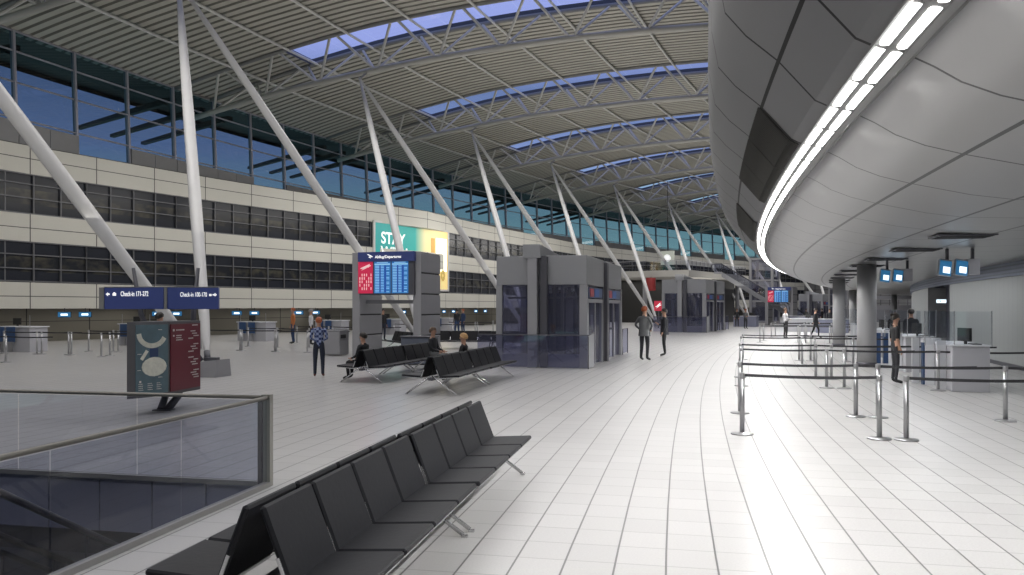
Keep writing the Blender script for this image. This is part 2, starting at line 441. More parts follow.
# purlins
PL = [1.25+4.03*i for i in range(-1, 8)]
for i, r in enumerate(PL):
    b = MB(); b.path([P(r, q, htop(r)-.10) for q in frange(TR[0]-5.2, TR[-1], 60)], .08, 6)
    o = b.build('purlin', M_purlin); tag(o, 'long pale steel purlin tube under the roof deck, %s line in from the hull side' % ORD[i], 'purlin', 'roof purlins')
# outside beams beyond the glass
for k in range(0, 9):
    for j, dq in enumerate((-2.3, 0, 2.3)):
        b = MB(); q = TR[k]+dq+1.0
        b.hexa([P(35.2, q, 15.0), P(34.4, q, 15.0), P(34.4, q+.35, 15.0), P(35.2, q+.35, 15.0), P(35.2, q, 15.3), P(34.4, q, 15.3), P(34.4, q+.35, 15.3), P(35.2, q+.35, 15.3)])
        b.hexa([P(42.5, q, 13.9), P(35.0, q, 14.9), P(35.0, q+.3, 14.9), P(42.5, q+.3, 13.9), P(42.5, q, 14.1), P(35.0, q, 15.3), P(35.0, q+.3, 15.3), P(42.5, q+.3, 14.1)])
        o = b.build('canopy_beam', M_dark); tag(o, 'dark roof beam outside the high glass wall', 'beam', 'dark canopy beams outside the glass')

# ------------------------------------------------------------------ FACADE (wall_left)
RF = [(14, 33.75), (26, 33.7), (30, 33.6), (35, 32.7), (41.5, 31.5), (49, 29.9), (59.2, 27.6), (68, 28.4), (79, 29.2), (94, 31), (160, 31)]
def rf(s): return interp(RF, s)
FS0, FS1 = 14.0, 158.0
PITCH = GRID/4.5
M_pan = grid_mat('cream_facade_panels', (.66, .645, .58), (.05, .05, .045), PITCH, [.02, .69], 28.0, 0, .045, .04, rough=.55, var=.08, speck=.25)
M_pan2 = grid_mat('cream_facade_panels_mid', (.66, .645, .58), (.05, .05, .045), PITCH, [.70], 28.0, 0, .045, .04, rough=.55, var=.08, speck=.25)
ss = frange(FS0, FS1, 130)
def band(h0, h1, name, m, lab):
    b = MB(); b.sweep(lambda q: [(rf(q)-.02, h1), (rf(q)-.02, h0)], ss)
    b.sweep(lambda q: [(rf(q)-.02, h0), (rf(q)+.5, h0)], ss); b.sweep(lambda q: [(rf(q)+.5, h1), (rf(q)-.02, h1)], ss)
    o = b.build(name, m); struct(o, lab, 'wall')
band(8.62, 10.08, 'wall_left', M_pan, 'topmost cream panel band of the long left office front')
band(5.21, 6.59, 'wall_left', M_pan2, 'middle cream panel band of the long left office front')
band(1.82, 3.14, 'wall_left', M_pan2, 'lowest cream panel band above the check-in recess')
# ledge roof, recess soffit, back wall
b = MB(); b.sweep(lambda q: [(rf(q), 10.08), (34.3, 10.08)], ss); o = b.build('trim_2', M_ledge); struct(o, 'ledge on top of the office front below the high glass', 'ledge')
b = MB(); b.sweep(lambda q: [(rf(q)+5, 1.82), (rf(q)+.3, 1.82)], ss); o = b.build('ceiling', mat('recess_soffit', (.12, .12, .11), .7)); struct(o, 'low dark ceiling over the check-in recess', 'ceiling')
b = MB(); b.sweep(lambda q: [(rf(q)+3.5, 3), (rf(q)+3.5, 0)], ss); o = b.build('wall_left', grid_mat('recess_wall', (.24, .225, .19), (.03, .03, .03), PITCH, [1.9], 27, 0, .05, .03, rough=.6, var=.2)); struct(o, 'dark brown-grey back wall of the check-in recess', 'wall')
b = MB(); b.sweep(lambda q: [(rf(q)+1.2, 9), (rf(q)+1.2, 2.2)], ss); o = b.build('wall_left', M_dark); struct(o, 'dark inner wall behind the office windows', 'wall')
# office windows: frame + pane (opaque, dim lit rooms painted into its colour)
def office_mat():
    m = bpy.data.materials.new('office_pane_painted_rooms'); m.use_nodes = True; nt = m.node_tree; b = nt.nodes['Principled BSDF']
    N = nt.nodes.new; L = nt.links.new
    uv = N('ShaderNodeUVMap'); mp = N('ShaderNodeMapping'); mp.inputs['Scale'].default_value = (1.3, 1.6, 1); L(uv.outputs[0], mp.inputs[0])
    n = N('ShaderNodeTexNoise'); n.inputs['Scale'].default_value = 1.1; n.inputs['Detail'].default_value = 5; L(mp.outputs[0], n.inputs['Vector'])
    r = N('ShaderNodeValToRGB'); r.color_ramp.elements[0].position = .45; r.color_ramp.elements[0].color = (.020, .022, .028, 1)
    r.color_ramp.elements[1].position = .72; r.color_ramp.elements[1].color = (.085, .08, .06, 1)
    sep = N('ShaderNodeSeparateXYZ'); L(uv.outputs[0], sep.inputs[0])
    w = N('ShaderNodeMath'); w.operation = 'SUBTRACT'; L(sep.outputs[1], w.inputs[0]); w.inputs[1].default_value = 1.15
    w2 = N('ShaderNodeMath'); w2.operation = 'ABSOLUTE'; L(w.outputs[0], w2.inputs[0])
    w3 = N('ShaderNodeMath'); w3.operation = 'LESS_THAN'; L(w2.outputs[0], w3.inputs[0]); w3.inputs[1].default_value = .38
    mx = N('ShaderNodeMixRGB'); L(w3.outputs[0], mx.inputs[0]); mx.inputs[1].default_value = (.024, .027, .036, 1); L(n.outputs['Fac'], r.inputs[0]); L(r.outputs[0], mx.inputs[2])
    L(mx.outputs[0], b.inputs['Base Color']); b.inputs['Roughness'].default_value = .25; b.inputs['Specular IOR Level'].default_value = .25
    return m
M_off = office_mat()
M_wmul = mat('office_mullion', (.13, .132, .142), .5, .3)
U = GRID/3
def office_window(s0, s1, h0, h1, rails, lab):
    global nw
    nw += 1
    b = MB(); n = round((s1-s0)/(U/3.5)); n = max(1, n)
    for i in range(n+1):
        q = s0+(s1-s0)*i/n; r = rf(q)+.06; b.pbox(r-.05, r+.03, q-.03, q+.03, h0, h1)
    for h in rails:
        for i in range(2):
            a = s0+(s1-s0)*i/2; c = s0+(s1-s0)*(i+1)/2
            b.hexa([P(rf(a)+.08, a, h-.03), P(rf(a)+.01, a, h-.03), P(rf(c)+.01, c, h-.03), P(rf(c)+.08, c, h-.03), P(rf(a)+.08, a, h+.03), P(rf(a)+.01, a, h+.03), P(rf(c)+.01, c, h+.03), P(rf(c)+.08, c, h+.03)])
    o = b.build('window_%d' % nw, M_wmul); struct(o, lab, 'window')
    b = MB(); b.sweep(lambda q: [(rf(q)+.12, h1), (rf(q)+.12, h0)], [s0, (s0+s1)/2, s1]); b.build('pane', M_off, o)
BB0, BB1 = 53.7, 63.0   # billboard bay replaces the windows here
k = 0
for (w0, w1) in ((FS0, BB0-.1), (BB1+.1, FS1-1)):
    nn = round((w1-w0)/U)
    for i in range(nn):
        a = w0+(w1-w0)*i/nn; c = w0+(w1-w0)*(i+1)/nn
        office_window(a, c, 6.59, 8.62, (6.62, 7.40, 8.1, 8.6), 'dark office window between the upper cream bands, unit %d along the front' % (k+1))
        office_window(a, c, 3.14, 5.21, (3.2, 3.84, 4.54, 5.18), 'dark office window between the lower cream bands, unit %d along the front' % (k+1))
        k += 1
# high curtain wall
G_high = glass('high_glass_tinted', (.25, .32, .37), .04, .02)
def rg(h): return 33.85+.25*(h-10.1)/5.75
GS = [30.8+3.19*i for i in range(-9, 39)]
HR = (11.39, 13.22, 14.8, 15.82)
for i in range(len(GS)-1):
    a, c = GS[i], GS[i+1]; nw += 1
    b = MB()
    # mullion at a
    b.hexa([P(rg(10.1)+.12, a-.06, 10.1), P(rg(10.1)-.12, a-.06, 10.1), P(rg(10.1)-.12, a+.06, 10.1), P(rg(10.1)+.12, a+.06, 10.1),
            P(rg(15.85)+.12, a-.06, 15.85), P(rg(15.85)-.12, a-.06, 15.85), P(rg(15.85)-.12, a+.06, 15.85), P(rg(15.85)+.12, a+.06, 15.85)])
    for h in HR:
        b.path([P(rg(h)-.05, a, h), P(rg(h)-.05, c, h)], .05, 6)
    o = b.build('window_%d' % nw, M_mull); struct(o, 'high curtain-wall window bay %d of dark blue glass under the roof' % (i+1), 'window')
    b = MB()
    lo = 10.1 if i % 4 == 2 else 11.1
    b.quad(P(rg(lo), a, lo), P(rg(lo), c, lo), P(rg(15.85), c, 15.85), P(rg(15.85), a, 15.85)); b.build('pane', G_high, o)
    if lo > 10.5:
        b = MB(); b.pbox(33.66, 33.8, a+.02, (a+c)/2-.02, 10.0, 11.22); b.pbox(33.66, 33.8, (a+c)/2+.02, c-.02, 10.08, 11.22); b.build('spandrel_panel', M_greyp, o)
# dark box gutter above glass head
b = MB(); b.pbox(34.0, 34.2, GS[0], GS[-1], 15.84, 15.93, 60); o = b.build('trim_3', M_topch); struct(o, 'dark head trim where the roof deck meets the high glass wall', 'trim')
# outside: eave soffit
b = MB(); b.sweep(lambda q: [(38.6, 15.35), (38.6, 15.6), (34.2, 15.95)], frange(14, 158, 60)); o = b.build('trim_4', M_dark); struct(o, 'dark eave outside the high glass', 'trim')

# ------------------------------------------------------------------ V COLUMNS (struts)
F_R, F_S, F_H = 12.8, 19.14, .35
T_R, T_H = 21.26, 14.96
def strut(ft, tp, lab):
    t = thing('roof_strut', lab, 'strut', ft, 0, 'leaning white roof struts')
    d = Vector(tp)-Vector(ft); L = d.length
    b = MB(); fr = [0, .008, .03, .1, .3, .55, .8, .93, .985, 1]; rad = [.05, .05, .12, .155, .19, .19, .15, .10, .05, .04]
    b.path([d*f for f in fr], rad, 16); b.build('shaft', M_white, t)
    b = MB(); b.path([d*-.004, d*.012], .085, 10); b.build('pin_joint', M_elevd, t)
    b = MB(); b.path([d*.985, d*1.004], .075, 10); b.build('head_joint', M_truss, t); return t
for k in range(0, 10):
    fs = F_S+GRID*k; ft = P(F_R, fs, .15)
    for j, lab in ((k, 'white steel strut rising steeply from footing %d to the truss beyond it' % (k+1)), (k-1, 'white steel strut leaning back toward the viewer from footing %d' % (k+1))):
        tp = P(21.0, 27.13+14.08*j+(.45 if j == 0 else 0), 15.33); d = tp-ft; f0 = ft+d*(.33/d.z)
        o = strut(f0, tp, lab)
        b = MB(); b.path([tp-f0, P(21.0, S1+GRID*j, hlow(21.0)-.1)-f0], .06, 8); b.build('hanger', M_truss, o)
    t = pth('strut_footing', 'grey concrete block footing %d under the crossing white struts' % (k+1), 'footing', F_R-.15, fs, 'strut footings')
    b = MB(); b.hexa([(-.42, -.36, 0), (.32, -.36, 0), (.32, .36, 0), (-.42, .36, 0), (-.38, -.32, .40), (.30, -.32, .47), (.30, .32, .47), (-.38, .32, .40)]); b.build('block', M_conc, t)
    b = MB(); b.box((-.05, 0, .47), (.4, .16, .1)); b.build('bracket', M_elevd, t)

# ------------------------------------------------------------------ HULL (curved mezzanine on the right)
PROF = [(-.60, 11.0), (-.56, 8.0), (-.545, 6.4), (-.56, 5.75), (-.65, 5.25), (-.88, 4.97), (-1.23, 4.66), (-1.62, 4.20), (-1.755, 4.13),
        (-1.765, 4.134), (-2.05, 4.07), (-2.06, 4.02), (-2.24, 3.92), (-2.45, 3.78), (-2.75, 3.65), (-3.13, 3.54), (-3.85, 3.37), (-4.37, 3.29), (-5.6, 3.24), (-9.45, 3.30)]
LP = [0]
for a, c in zip(PROF, PROF[1:]): LP.append(LP[-1]+math.hypot(a[0]-c[0], a[1]-c[1]))
def lp_at(i): return LP[i]
M_hull = grid_mat('silver_hull_panels', (.43, .43, .428), (.015, .015, .015), 2.12, [lp_at(6), lp_at(15), lp_at(17), lp_at(18)], 7.30, 0, .04, .05, rough=.30, metal=.8, spec=.5, var=.06)
M_hullo = grid_mat('grey_hull_panels_outer', (.17, .17, .175), (.015, .015, .015), 2.12, [lp_at(6), lp_at(15)], 7.30, 0, .055, .05, rough=.6, metal=.0, spec=.12, var=.06)
b = MB()
ss = frange(-14, 156, 220)
rows = []
for q in ss:
    base = len(b.v)
    for (r, h) in PROF: b.v.append(tuple(P(r, q, h)))
    rows.append(base)
for k in range(len(ss)-1):
    for i in range(len(PROF)-1):
        b.cur = 0 if i >= 9 else 1
        b.face((rows[k]+i, rows[k+1]+i, rows[k+1]+i+1, rows[k]+i+1), ((ss[k], LP[i]), (ss[k+1], LP[i]), (ss[k+1], LP[i+1]), (ss[k], LP[i+1])), i not in (7, 8, 9, 10))
o = b.build('ceiling_hull', [M_hull, M_hullo]); struct(o, 'bulging silver panelled underside and edge of the curved upper level', 'ceiling')
# lamp bed trims
b = MB(); b.sweep(lambda q: [(-1.735, 4.128), (-1.755, 4.118), (-1.775, 4.128)], frange(-14, 150, 200)); b.sweep(lambda q: [(-2.03, 4.06), (-2.06, 4.0), (-2.09, 4.0)], frange(-14, 150, 200))
o = b.build('trim_5', M_lampbed); struct(o, 'dark metal edges of the long light trough in the hull', 'trim')
b = MB(); b.sweep(lambda q: [(-1.77, 4.135), (-2.05, 4.055)], frange(-14, 150, 200)); o = b.build('trim_6', M_lampbed); struct(o, 'grey bed of the light trough behind the strip lamps', 'trim')
# lamps
def capsule(b, cx, y0, y1, w, z):
    n = 7; pts = []
    r = w/2
    for i in range(n+1):
        t = -PI+PI*i/n; pts.append((cx+r*math.cos(t), y0+r+r*math.sin(t)))
    for i in range(n+1):
        t = PI*i/n; pts.append((cx+r*math.cos(t), y1-r+r*math.sin(t)))
    m = len(b.v)
    for (x, y) in pts: b.v.append((x, y, z))
    for (x, y) in pts: b.v.append((x, y, z+.02))
    N_ = len(pts)
    b.face([m+i for i in range(N_-1, -1, -1)])
    for i in range(N_): j = (i+1) % N_; b.face((m+i, m+j, m+N_+j, m+N_+i))
lamp = thing('strip_lamp', 'lamp', 'lamp', (0, 0, 0), 0, 'paired capsule lamps in the hull light trough')
for x, z in ((-.068, .0195), (.068, -.0195)):
    b = MB(); capsule(b, x, -.475, .475, .104, z-.009); b.build('diffuser', M_lamp, lamp)
nl = 0
for i in range(-4, 92):
    q = 7.30+.53+1.06*i; pos = P(-1.91, q, 4.095)
    lab = 'paired white capsule lamp number %d along the glowing trough under the hull' % (nl+1)
    if nl == 0:
        lamp.location = pos; lamp.rotation_euler = (0, 0, -ang(q)); lamp['label'] = 'paired white capsule lamps in the glowing trough curving along the hull'
    else:
        dup(lamp, pos, -ang(q))
    nl += 1
# louvre grilles on the outer face
M_louv = mat('dark_louvre', (.012, .012, .011), .8)
def grille(s0, s1, lab):
    t = pth('louvre_grille', lab, 'grille', -1.3, s0)
    inv = (Matrix.Translation(t.location)@Matrix.Rotation(t.rotation_euler.z, 4, 'Z')).inverted()
    pr = [(-1.215, 4.70), (-1.62, 4.21), (-1.735, 4.145)]
    n = round((s1-s0)/2.12)
    for k in range(n):
        a, c = s0+2.12*k+.02, s0+2.12*(k+1)-.02
        b = MB()
        for (p, q2) in zip(pr, pr[1:]):
            b.quad(inv@P(p[0]+.012, a, p[1]-.012), inv@P(p[0]+.012, c, p[1]-.012), inv@P(q2[0]+.012, c, q2[1]-.012), inv@P(q2[0]+.012, a, q2[1]-.012))
        o = b.build('louvre_panel', M_louv, t)
        b = MB(); m = 22
        for i in range(m):
            f = (i+.5)/m; q = a+(c-a)*f
            for (p, q2) in zip(pr, pr[1:]):
                b.path([inv@P(p[0]+.03, q, p[1]-.03), inv@P(q2[0]+.03, q, q2[1]-.03)], .012, 4)
        b.build('slats', mat('louvre_slat', (.045, .044, .04), .7), o)
grille(7.30+2.12*2, 7.30+2.12*5, 'large dark louvre grille set in the hull side above the light trough')
grille(7.30+2.12*7, 7.30+2.12*10, 'second, farther dark louvre grille in the hull side')
# soffit vents
for k, q in enumerate([16.73+3.85*i for i in range(9)]):
    t = pth('ceiling_vent', 'narrow dark slot vent in the hull underside, %s from the camera' % ORD[k], 'vent', -5.2, q, 'slot vents in the hull underside', 3.235)
    b = MB(); b.box((0, 0, 0), (1.0, .75, .03)); b.build('frame', M_elevd, t)
    b = MB()
    for i in range(9): b.box((0, -.3+.075*i, -.02), (.9, .03, .012))
    b.build('slats', M_dark, t)
# hull top & unseen wall added behind, closing off sky light leaks
b = MB(); b.sweep(lambda q: [(-11.9, 11.0), (-.6, 11.0)], frange(-14, 150, 60)); o = b.build('floor_upper', M_elevd); struct(o, 'top of the curved upper level', 'floor')
b = MB(); b.sweep(lambda q: [(-12, 20), (-12, 0)], frange(-14, 150, 60)); o = b.build('wall_right', M_greyp); struct(o, 'plain unseen wall added behind the upper level against sky light leaks', 'wall')
# round columns
for k in range(0, 7):
    q = 27.9+GRID*k
    t = pth('round_column', 'round grey column under the hull, %s from the camera' % ORD[k], 'column', -5.14, q, 'round columns under the hull')
    b = MB(); b.lathe([(.29, .0), (.29, 3.24)], n=28); b.build('shaft', M_col, t)
    b = MB(); b.lathe([(.31, 0), (.31, .12), (.295, .14)], n=28); b.build('base_ring', M_elevd, t)

b = MB(); b.quad(P(36, -20.8, 0), P(-12, -20.8, 0), P(-12, -20.8, 18), P(36, -20.8, 18)); b.sweep(lambda q: [(34.6, 17), (34.6, 0)], frange(-20.8, 14, 10))  # added wall where the hall runs on; keeps sky light and reflections out
o = b.build('wall_back_blocker', M_conc); struct(o, 'plain grey wall added behind the viewer to keep sky light out', 'wall')
# ------------------------------------------------------------------ RIGHT WALL
M_rw = grid_mat('pale_right_wall', (.46, .475, .465), (.33, .33, .33), .5, [.0], 27, 0, .012, .02, rough=.55, var=.04)
b = MB(); b.sweep(lambda q: [(-9.4, 2.86), (-9.4, 0)], frange(10, 38.6, 20)); b.sweep(lambda q: [(-9.4, 2.86), (-9.4, 0)], frange(46, 100, 30))
b.pbox(-10.2, -9.4, 38.6, 38.65, 0, 2.86); b.pbox(-10.2, -9.4, 45.95, 46, 0, 2.86)
o = b.build('wall_right', M_rw); struct(o, 'pale grey-green wall behind the right-hand counters', 'wall')
b = MB(); b.sweep(lambda q: [(-10.2, 3.3), (-10.2, 0)], frange(38, 47, 6)); o = b.build('wall_right', mat('recess_blue_grey', (.13, .135, .17), .5)); struct(o, 'blue-grey recessed wall with the small lit exit sign', 'wall')
def perf():
    m = grid_mat('perforated_blue_band', (.20, .235, .30), (.09, .10, .14), .12, .12, 0, 0, .05, .05, rough=.5, metal=.2, var=.05); return m
b = MB(); b.sweep(lambda q: [(-9.3, 3.31), (-9.3, 2.86)], frange(10, 100, 50)); b.sweep(lambda q: [(-9.3, 2.86), (-9.5, 2.86)], frange(10, 100, 50))
o = b.build('trim_7', perf()); struct(o, 'perforated bluish metal band above the right wall', 'trim')
b = MB(); b.pbox(-9.4, -9.34, 10, 37, 0, .12, 12); o = b.build('baseboard_right', M_elevd); struct(o, 'dark baseboard of the right wall', 'baseboard')
# door + exit sign
b = MB(); b.pbox(-10.2, -10.12, 40.2, 42.4, 0, 2.5); o = b.build('door_1', mat('door_grey', (.17, .175, .2), .45)); struct(o, 'blue-grey door in the recess of the right wall', 'door')
bb = MB(); bb.pbox(-10.12, -10.05, 40.4, 40.46, .95, 1.2); bb.build('door_handle', M_steel, o)
t = pth('exit_sign', 'small glowing white sign on the recessed right wall', 'sign', -9.35, 40.6, h=2.16)
b = MB(); b.box((0, 0, 0), (.38, .06, .15)); b.build('housing', M_monw, t)
b = MB(); b.box((-.05, -.035, .0), (.05, .01, .08)); b.box((.05, -.035, .0), (.08, .01, .025)); b.build('pictogram', mat('sign_green', (.05, .3, .15), .5), t)

# ------------------------------------------------------------------ COUNTERS on the right
def counter(r, q, lab, kiosk=True, length=2.4):
    t = pth('service_counter', lab, 'counter', r, q)
    # x from 0 (hall side) to .85, y forward
    b = MB(); b.box((.38, length/2, .51), (.76, length, 1.02), bev=.01); b.build('desk', M_counter, t)
    b = MB(); b.box((.38, length/2, 1.035), (.8, length+.06, .03)); b.build('countertop', M_counterw, t)
    for yy in (.45, 1.5):
        b = MB(); b.box((-.12, yy, .56), (.2, .05, 1.12)); b.build('side_panel', M_counterw, t)
    b = MB()
    b.quad((.05, .05, 1.05), (.05, length-.1, 1.05), (.05, length-.1, 1.8), (.05, .05, 1.8)); b.build('side_screen', G_front, t)
    b = MB(); b.quad((-.55, .02, 1.05), (.8, .02, 1.05), (.8, .02, 1.8), (-.55, .02, 1.8)); b.build('front_screen', G_front, t)
    b = MB()
    for (x, y) in ((.05, .02), (.8, .02), (.05, length-.1), (-.55, .02)): b.box((x, y, 1.42), (.02, .02, .78))
    b.build('screen_posts', M_alu, t)
    m = MB(); m.box((.38, .5, 1.27), (.06, .46, .3), Matrix.Rotation(.3, 3, 'Z')); m.box((.40, .5, 1.09), (.05, .08, .1)); m.build('monitor', M_rubber, t)
    m = MB(); m.box((.55, .35, 1.06), (.18, .4, .02)); m.build('keyboard', M_rubber, t)
    return t
for (r_, q_, lab) in ((-5.80, 21.75, 'slim blue reader pillars between the nearest counter and the person in black'), (-5.82, 29.6, 'slim blue reader pillars beside the first round column'), (-5.9, 36.5, 'slim blue reader pillars beyond the first round column')):
    k = pth('boarding_kiosk', lab, 'kiosk', r_, q_, None, 0, .1)
    for x in (-.14, .10):
        b = MB(); b.box((x, 0, .52), (.15, .16, 1.04)); b.build('pillar', M_kiosk, k)
        b = MB(); b.box((x, 0, 1.08), (.17, .2, .10)); b.build('reader_head', M_counterw, k)
    b = MB(); b.box((-.34, .1, .58), (.16, .06, 1.12)); b.build('side_panel', M_counterw, k)
    for x in (-.3, .28):
        b = MB(); b.box((x, 0, 1.47), (.09, .02, .66)); b.build('glass_fin', G_front, k)
counter(-5.82, 19.9, 'white service counter with glass screens, nearest one in front of the pale wall')
counter(-6.3, 13.9, 'white service counter at the far right edge of view', False, 2.2)
counter(-5.9, 25.6, 'grey service counter manned by a person in a dark jacket, beside the round column')
counter(-5.9, 33.0, 'service counter behind the first round column')
counter(-5.9, 41.5, 'service counter behind the second round column', False)

# hanging monitor pairs
def hang(r, q, lab):
    t = pth('hanging_monitor_pair', lab, 'monitor', r, q, 'hanging monitor pairs', 0, .12)
    b = MB(); b.box((0, .2, 3.0), (.06, .06, .5)); b.box((.55, .2, 3.0), (.06, .06, .5)); b.build('bracket', M_elevd, t)
    rot = Matrix.Rotation(-.28, 3, 'X')@Matrix.Rotation(.17, 3, 'Y')
    for x in (-.10, .25):
        b = MB(); b.box((x, .07, 2.80), (.27, .1, .38), rot); o = b.build('screen_housing', M_counter, t)
        b = MB(); b.box((x-.0, .01, 2.79), (.25, .012, .35), rot); b.build('screen', M_monb, o)
        b = MB(); b.box((x+.015, -.005, 2.745), (.15, .02, .15), rot); b.build('screen_glow', M_monw, o)
    b = MB(); b.box((.52, .2, 2.82), (.24, .36, .36)); b.build('back_box', M_counter, t)
hang(-5.88, 20.3, 'pair of tilted glowing monitors hanging above the nearest right-hand counter')
hang(-5.40, 25.2, 'pair of tilted glowing monitors hanging beside the first round column')

# ------------------------------------------------------------------ BELT STANCHIONS
post = thing('belt_stanchion', 'x', 'stanchion', (0, 0, 0))
b = MB(); b.lathe([(.165, 0), (.165, .015), (.15, .025), (.04, .035)], n=24); b.build('base', M_steel, post)
b = MB(); b.lathe([(.036, .03), (.036, .86)], n=14); b.build('pole', M_steel, post)
b = MB(); b.lathe([(.041, .84), (.041, .915), (.036, .92)], n=14); b.build('head', M_steel, post)
first = [True]
def put_post(r, q, lab, group):
    if first[0]:
        o = post; o.location = P(r, q, 0); o['label'] = lab; o['group'] = group; first[0] = False
    else: o = dup(post, P(r, q, 0), 0, lab, group)
    return o
def belt(r0, s0, r1, s1, owner, h=.885):
    a, c = P(r0, s0, h), P(r1, s1, h); d = (c-a); n = 8
    o0 = Vector(owner.location); b = MB()
    for i in range(n):
        p, q = a+d*(i/n), a+d*((i+1)/n)
        sp = -.02*math.sin(PI*i/n); sq = -.02*math.sin(PI*(i+1)/n)
        t = Vector((0, 0, .021)); w = Vector((-d.y, d.x, 0)).normalized()*.003
        p = p+Vector((0, 0, sp))-o0; q = q+Vector((0, 0, sq))-o0
        b.hexa([p-w-t, q-w-t, q+w-t, p+w-t, p-w+t, q-w+t, q+w+t, p+w+t])
    o = b.build('belt', M_belt, owner)
QR = [(12.42, 14.88), (20.05, 22.55), (28.0, 30.2), (45.0, 47.6), (52.5, 55)]
n = 0
for k, pair in enumerate(QR):
    for j, q in enumerate(pair):
        rl_ = (-1.02, -1.10)[j] if k == 0 else -1.28
        rc_ = (-2.92, -3.03)[j] if k == 0 else -3.2
        rs_ = (-3.27, -3.38)[j] if k == 0 else -3.58
        re_ = -5.35 if k == 0 else (-5.57 if k == 1 else -4.75)
        row = '%s queue row' % ORD[n]
        a = put_post(rl_, q, 'steel belt post at the hallway end of the %s on the right' % row, 'queue posts at the hallway end')
        c = put_post(rc_, q, 'steel belt post closing the first belt of the %s on the right' % row, 'queue posts in the middle')
        belt(rl_, q, rc_, q, a)
        if not (k > 2 and j):
            e_ = put_post(rs_, q-.03, 'steel belt post starting the counter-side belt of the %s' % row, 'queue posts in the middle')
            f_ = put_post(re_, q, 'steel belt post at the counter end of the %s' % row, 'queue posts at the counter end')
            belt(rs_, q-.03, re_, q, e_)
        n += 1
# check-in stanchions on the left
LQ = [(21.83, [24.8, 22.9]), (25.6, [27.7, 26.0]), (25.61, [25.77, 24.42]), (25.5, [24.16, 22.3]), (24.9, [22.08, 20.2]), (27.5, [25.5, 24.2]), (27.55, [24.0, 22.2]),
      (29.9, [21.9, 19.85]), (29.7, [19.6, 17.95]), (29.5, [17.74, 16.23]), (32.6, [21.6, 20.0]), (32.4, [19.8, 18.1]), (35.9, [21.3, 19.4]), (35.8, [19.1, 17.2]),
      (42.5, [19.5, 17.7]), (42.4, [17.4, 15.6]), (48.3, [19.0, 17.0]), (48.2, [16.8, 14.8]), (53.0, [18.0, 16.0]), (53.0, [15.8, 13.8]), (57.0, [17, 15]), (57.0, [14.8, 12.6])]
for k, (q, (a, c)) in enumerate(LQ):
    p1 = put_post(a, q, 'slim belt post in front of the check-in desks, outer end of belt %d' % (k+1), 'check-in queue posts')
    p2 = put_post(c, q, 'slim belt post in front of the check-in desks, inner end of belt %d' % (k+1), 'check-in queue posts')
    belt(a, q, c, q, p1)

# ------------------------------------------------------------------ CHECK-IN DESKS (left)
RD = [(26, 28.3), (31.5, 27.7), (37.4, 25.2), (43, 24.2), (60, 22)]
for k in range(6):
    q = 26.4+5.45*k; r = interp(RD, q)
    t = pth('check_in_desk', 'white low check-in desk with navy readers, %s from the left' % ORD[k], 'desk', r, q, 'check-in desks')
    b = MB(); b.box((-.1, .5, .52), (1.9, .9, 1.04), bev=.01); b.build('desk', M_counter, t)
    b = MB(); b.box((-.1, .5, 1.06), (2.0, 1.0, .04)); b.build('countertop', M_counterw, t)
    b = MB(); b.box((-.55, .7, 1.28), (.4, .06, .28)); b.box((-.55, .72, 1.12), (.06, .06, .1)); b.build('monitor', M_rubber, t)
    for x in (-.55, .05):
        b = MB(); b.box((x, -.15, .75), (.42, .06, .62)); o = b.build('reader_panel', M_kiosk, t)
        b = MB(); b.box((x, -.1, .3), (.05, .05, .6)); b.build('reader_post', M_steel, o)
    b = MB(); b.box((.8, .1, 1.3), (.025, .025, .5)); b.box((-.9, .1, 1.3), (.025, .025, .5)); b.build('posts', M_steel, t)
for k in range(8):
    for j, dq in enumerate((0, 1.0+.12*k)):
        q = (32.6, 37.5, 42.55, 47.15, 52.0, 56.7, 62.0, 68.0)[k]+dq; r = rf(q)-.15; mw = 1.0 if k < 4 else .55
        t = pth('check_in_monitor', 'small glowing blue check-in monitor under the lowest cream band, %s of pair %d' % (('left', 'right')[j], k+1), 'monitor', r, q, 'check-in monitors', 1.5, .45)
        b = MB(); b.box((0, .04, 0), (.66*mw, .07, .30)); b.build('housing', M_rubber, t)
        b = MB(); b.box((0, 0, 0), (.62*mw, .012, .26)); b.build('screen', M_monb, t)
        b = MB(); b.box((0, -.01, .0), (.34*mw, .008, .10)); b.build('screen_text', M_monw, t)
        b = MB(); b.box((0, .06, .24), (.04, .04, .2)); b.build('hanger', M_elevd, t)

# ------------------------------------------------------------------ BILLBOARD
t = thing('billboard', 'large lit billboard in teal and cream reading STAY WITH on the office front', 'billboard', (0, 0, 0), 0)
bA = P(rf(BB0)-.12, BB0, 0); bB = P(rf(BB1)-.12, BB1, 0)
rzb = math.atan2((bB-bA).y, (bB-bA).x); Lb = (bB-bA).length
t.location = (bA.x, bA.y, 3.3); t.rotation_euler = (0, 0, rzb); HB = 5.45
b = MB()
for c, d in (((Lb/2, .05, HB-.08), (Lb, .1, .16)), ((Lb/2, .05, .08), (Lb, .1, .16)), ((.12, .05, HB/2), (.24, .1, HB)), ((Lb-.12, .05, HB/2), (.24, .1, HB))): b.box(c, d)
b.build('frame', mat('billboard_frame', (.6, .6, .58), .5), t)
mm = bpy.data.materials.new('billboard_print'); mm.use_nodes = True; nt = mm.node_tree; bs = nt.nodes['Principled BSDF']
uvn = nt.nodes.new('ShaderNodeUVMap'); sp = nt.nodes.new('ShaderNodeSeparateXYZ'); rp = nt.nodes.new('ShaderNodeValToRGB'); nt.links.new(uvn.outputs[0], sp.inputs[0]); nt.links.new(sp.outputs[0], rp.inputs[0])
els = rp.color_ramp.elements; els[0].position = 0; els[0].color = (.02, .28, .27, 1); els[1].position = 1; els[1].color = (.85, .62, .24, 1)
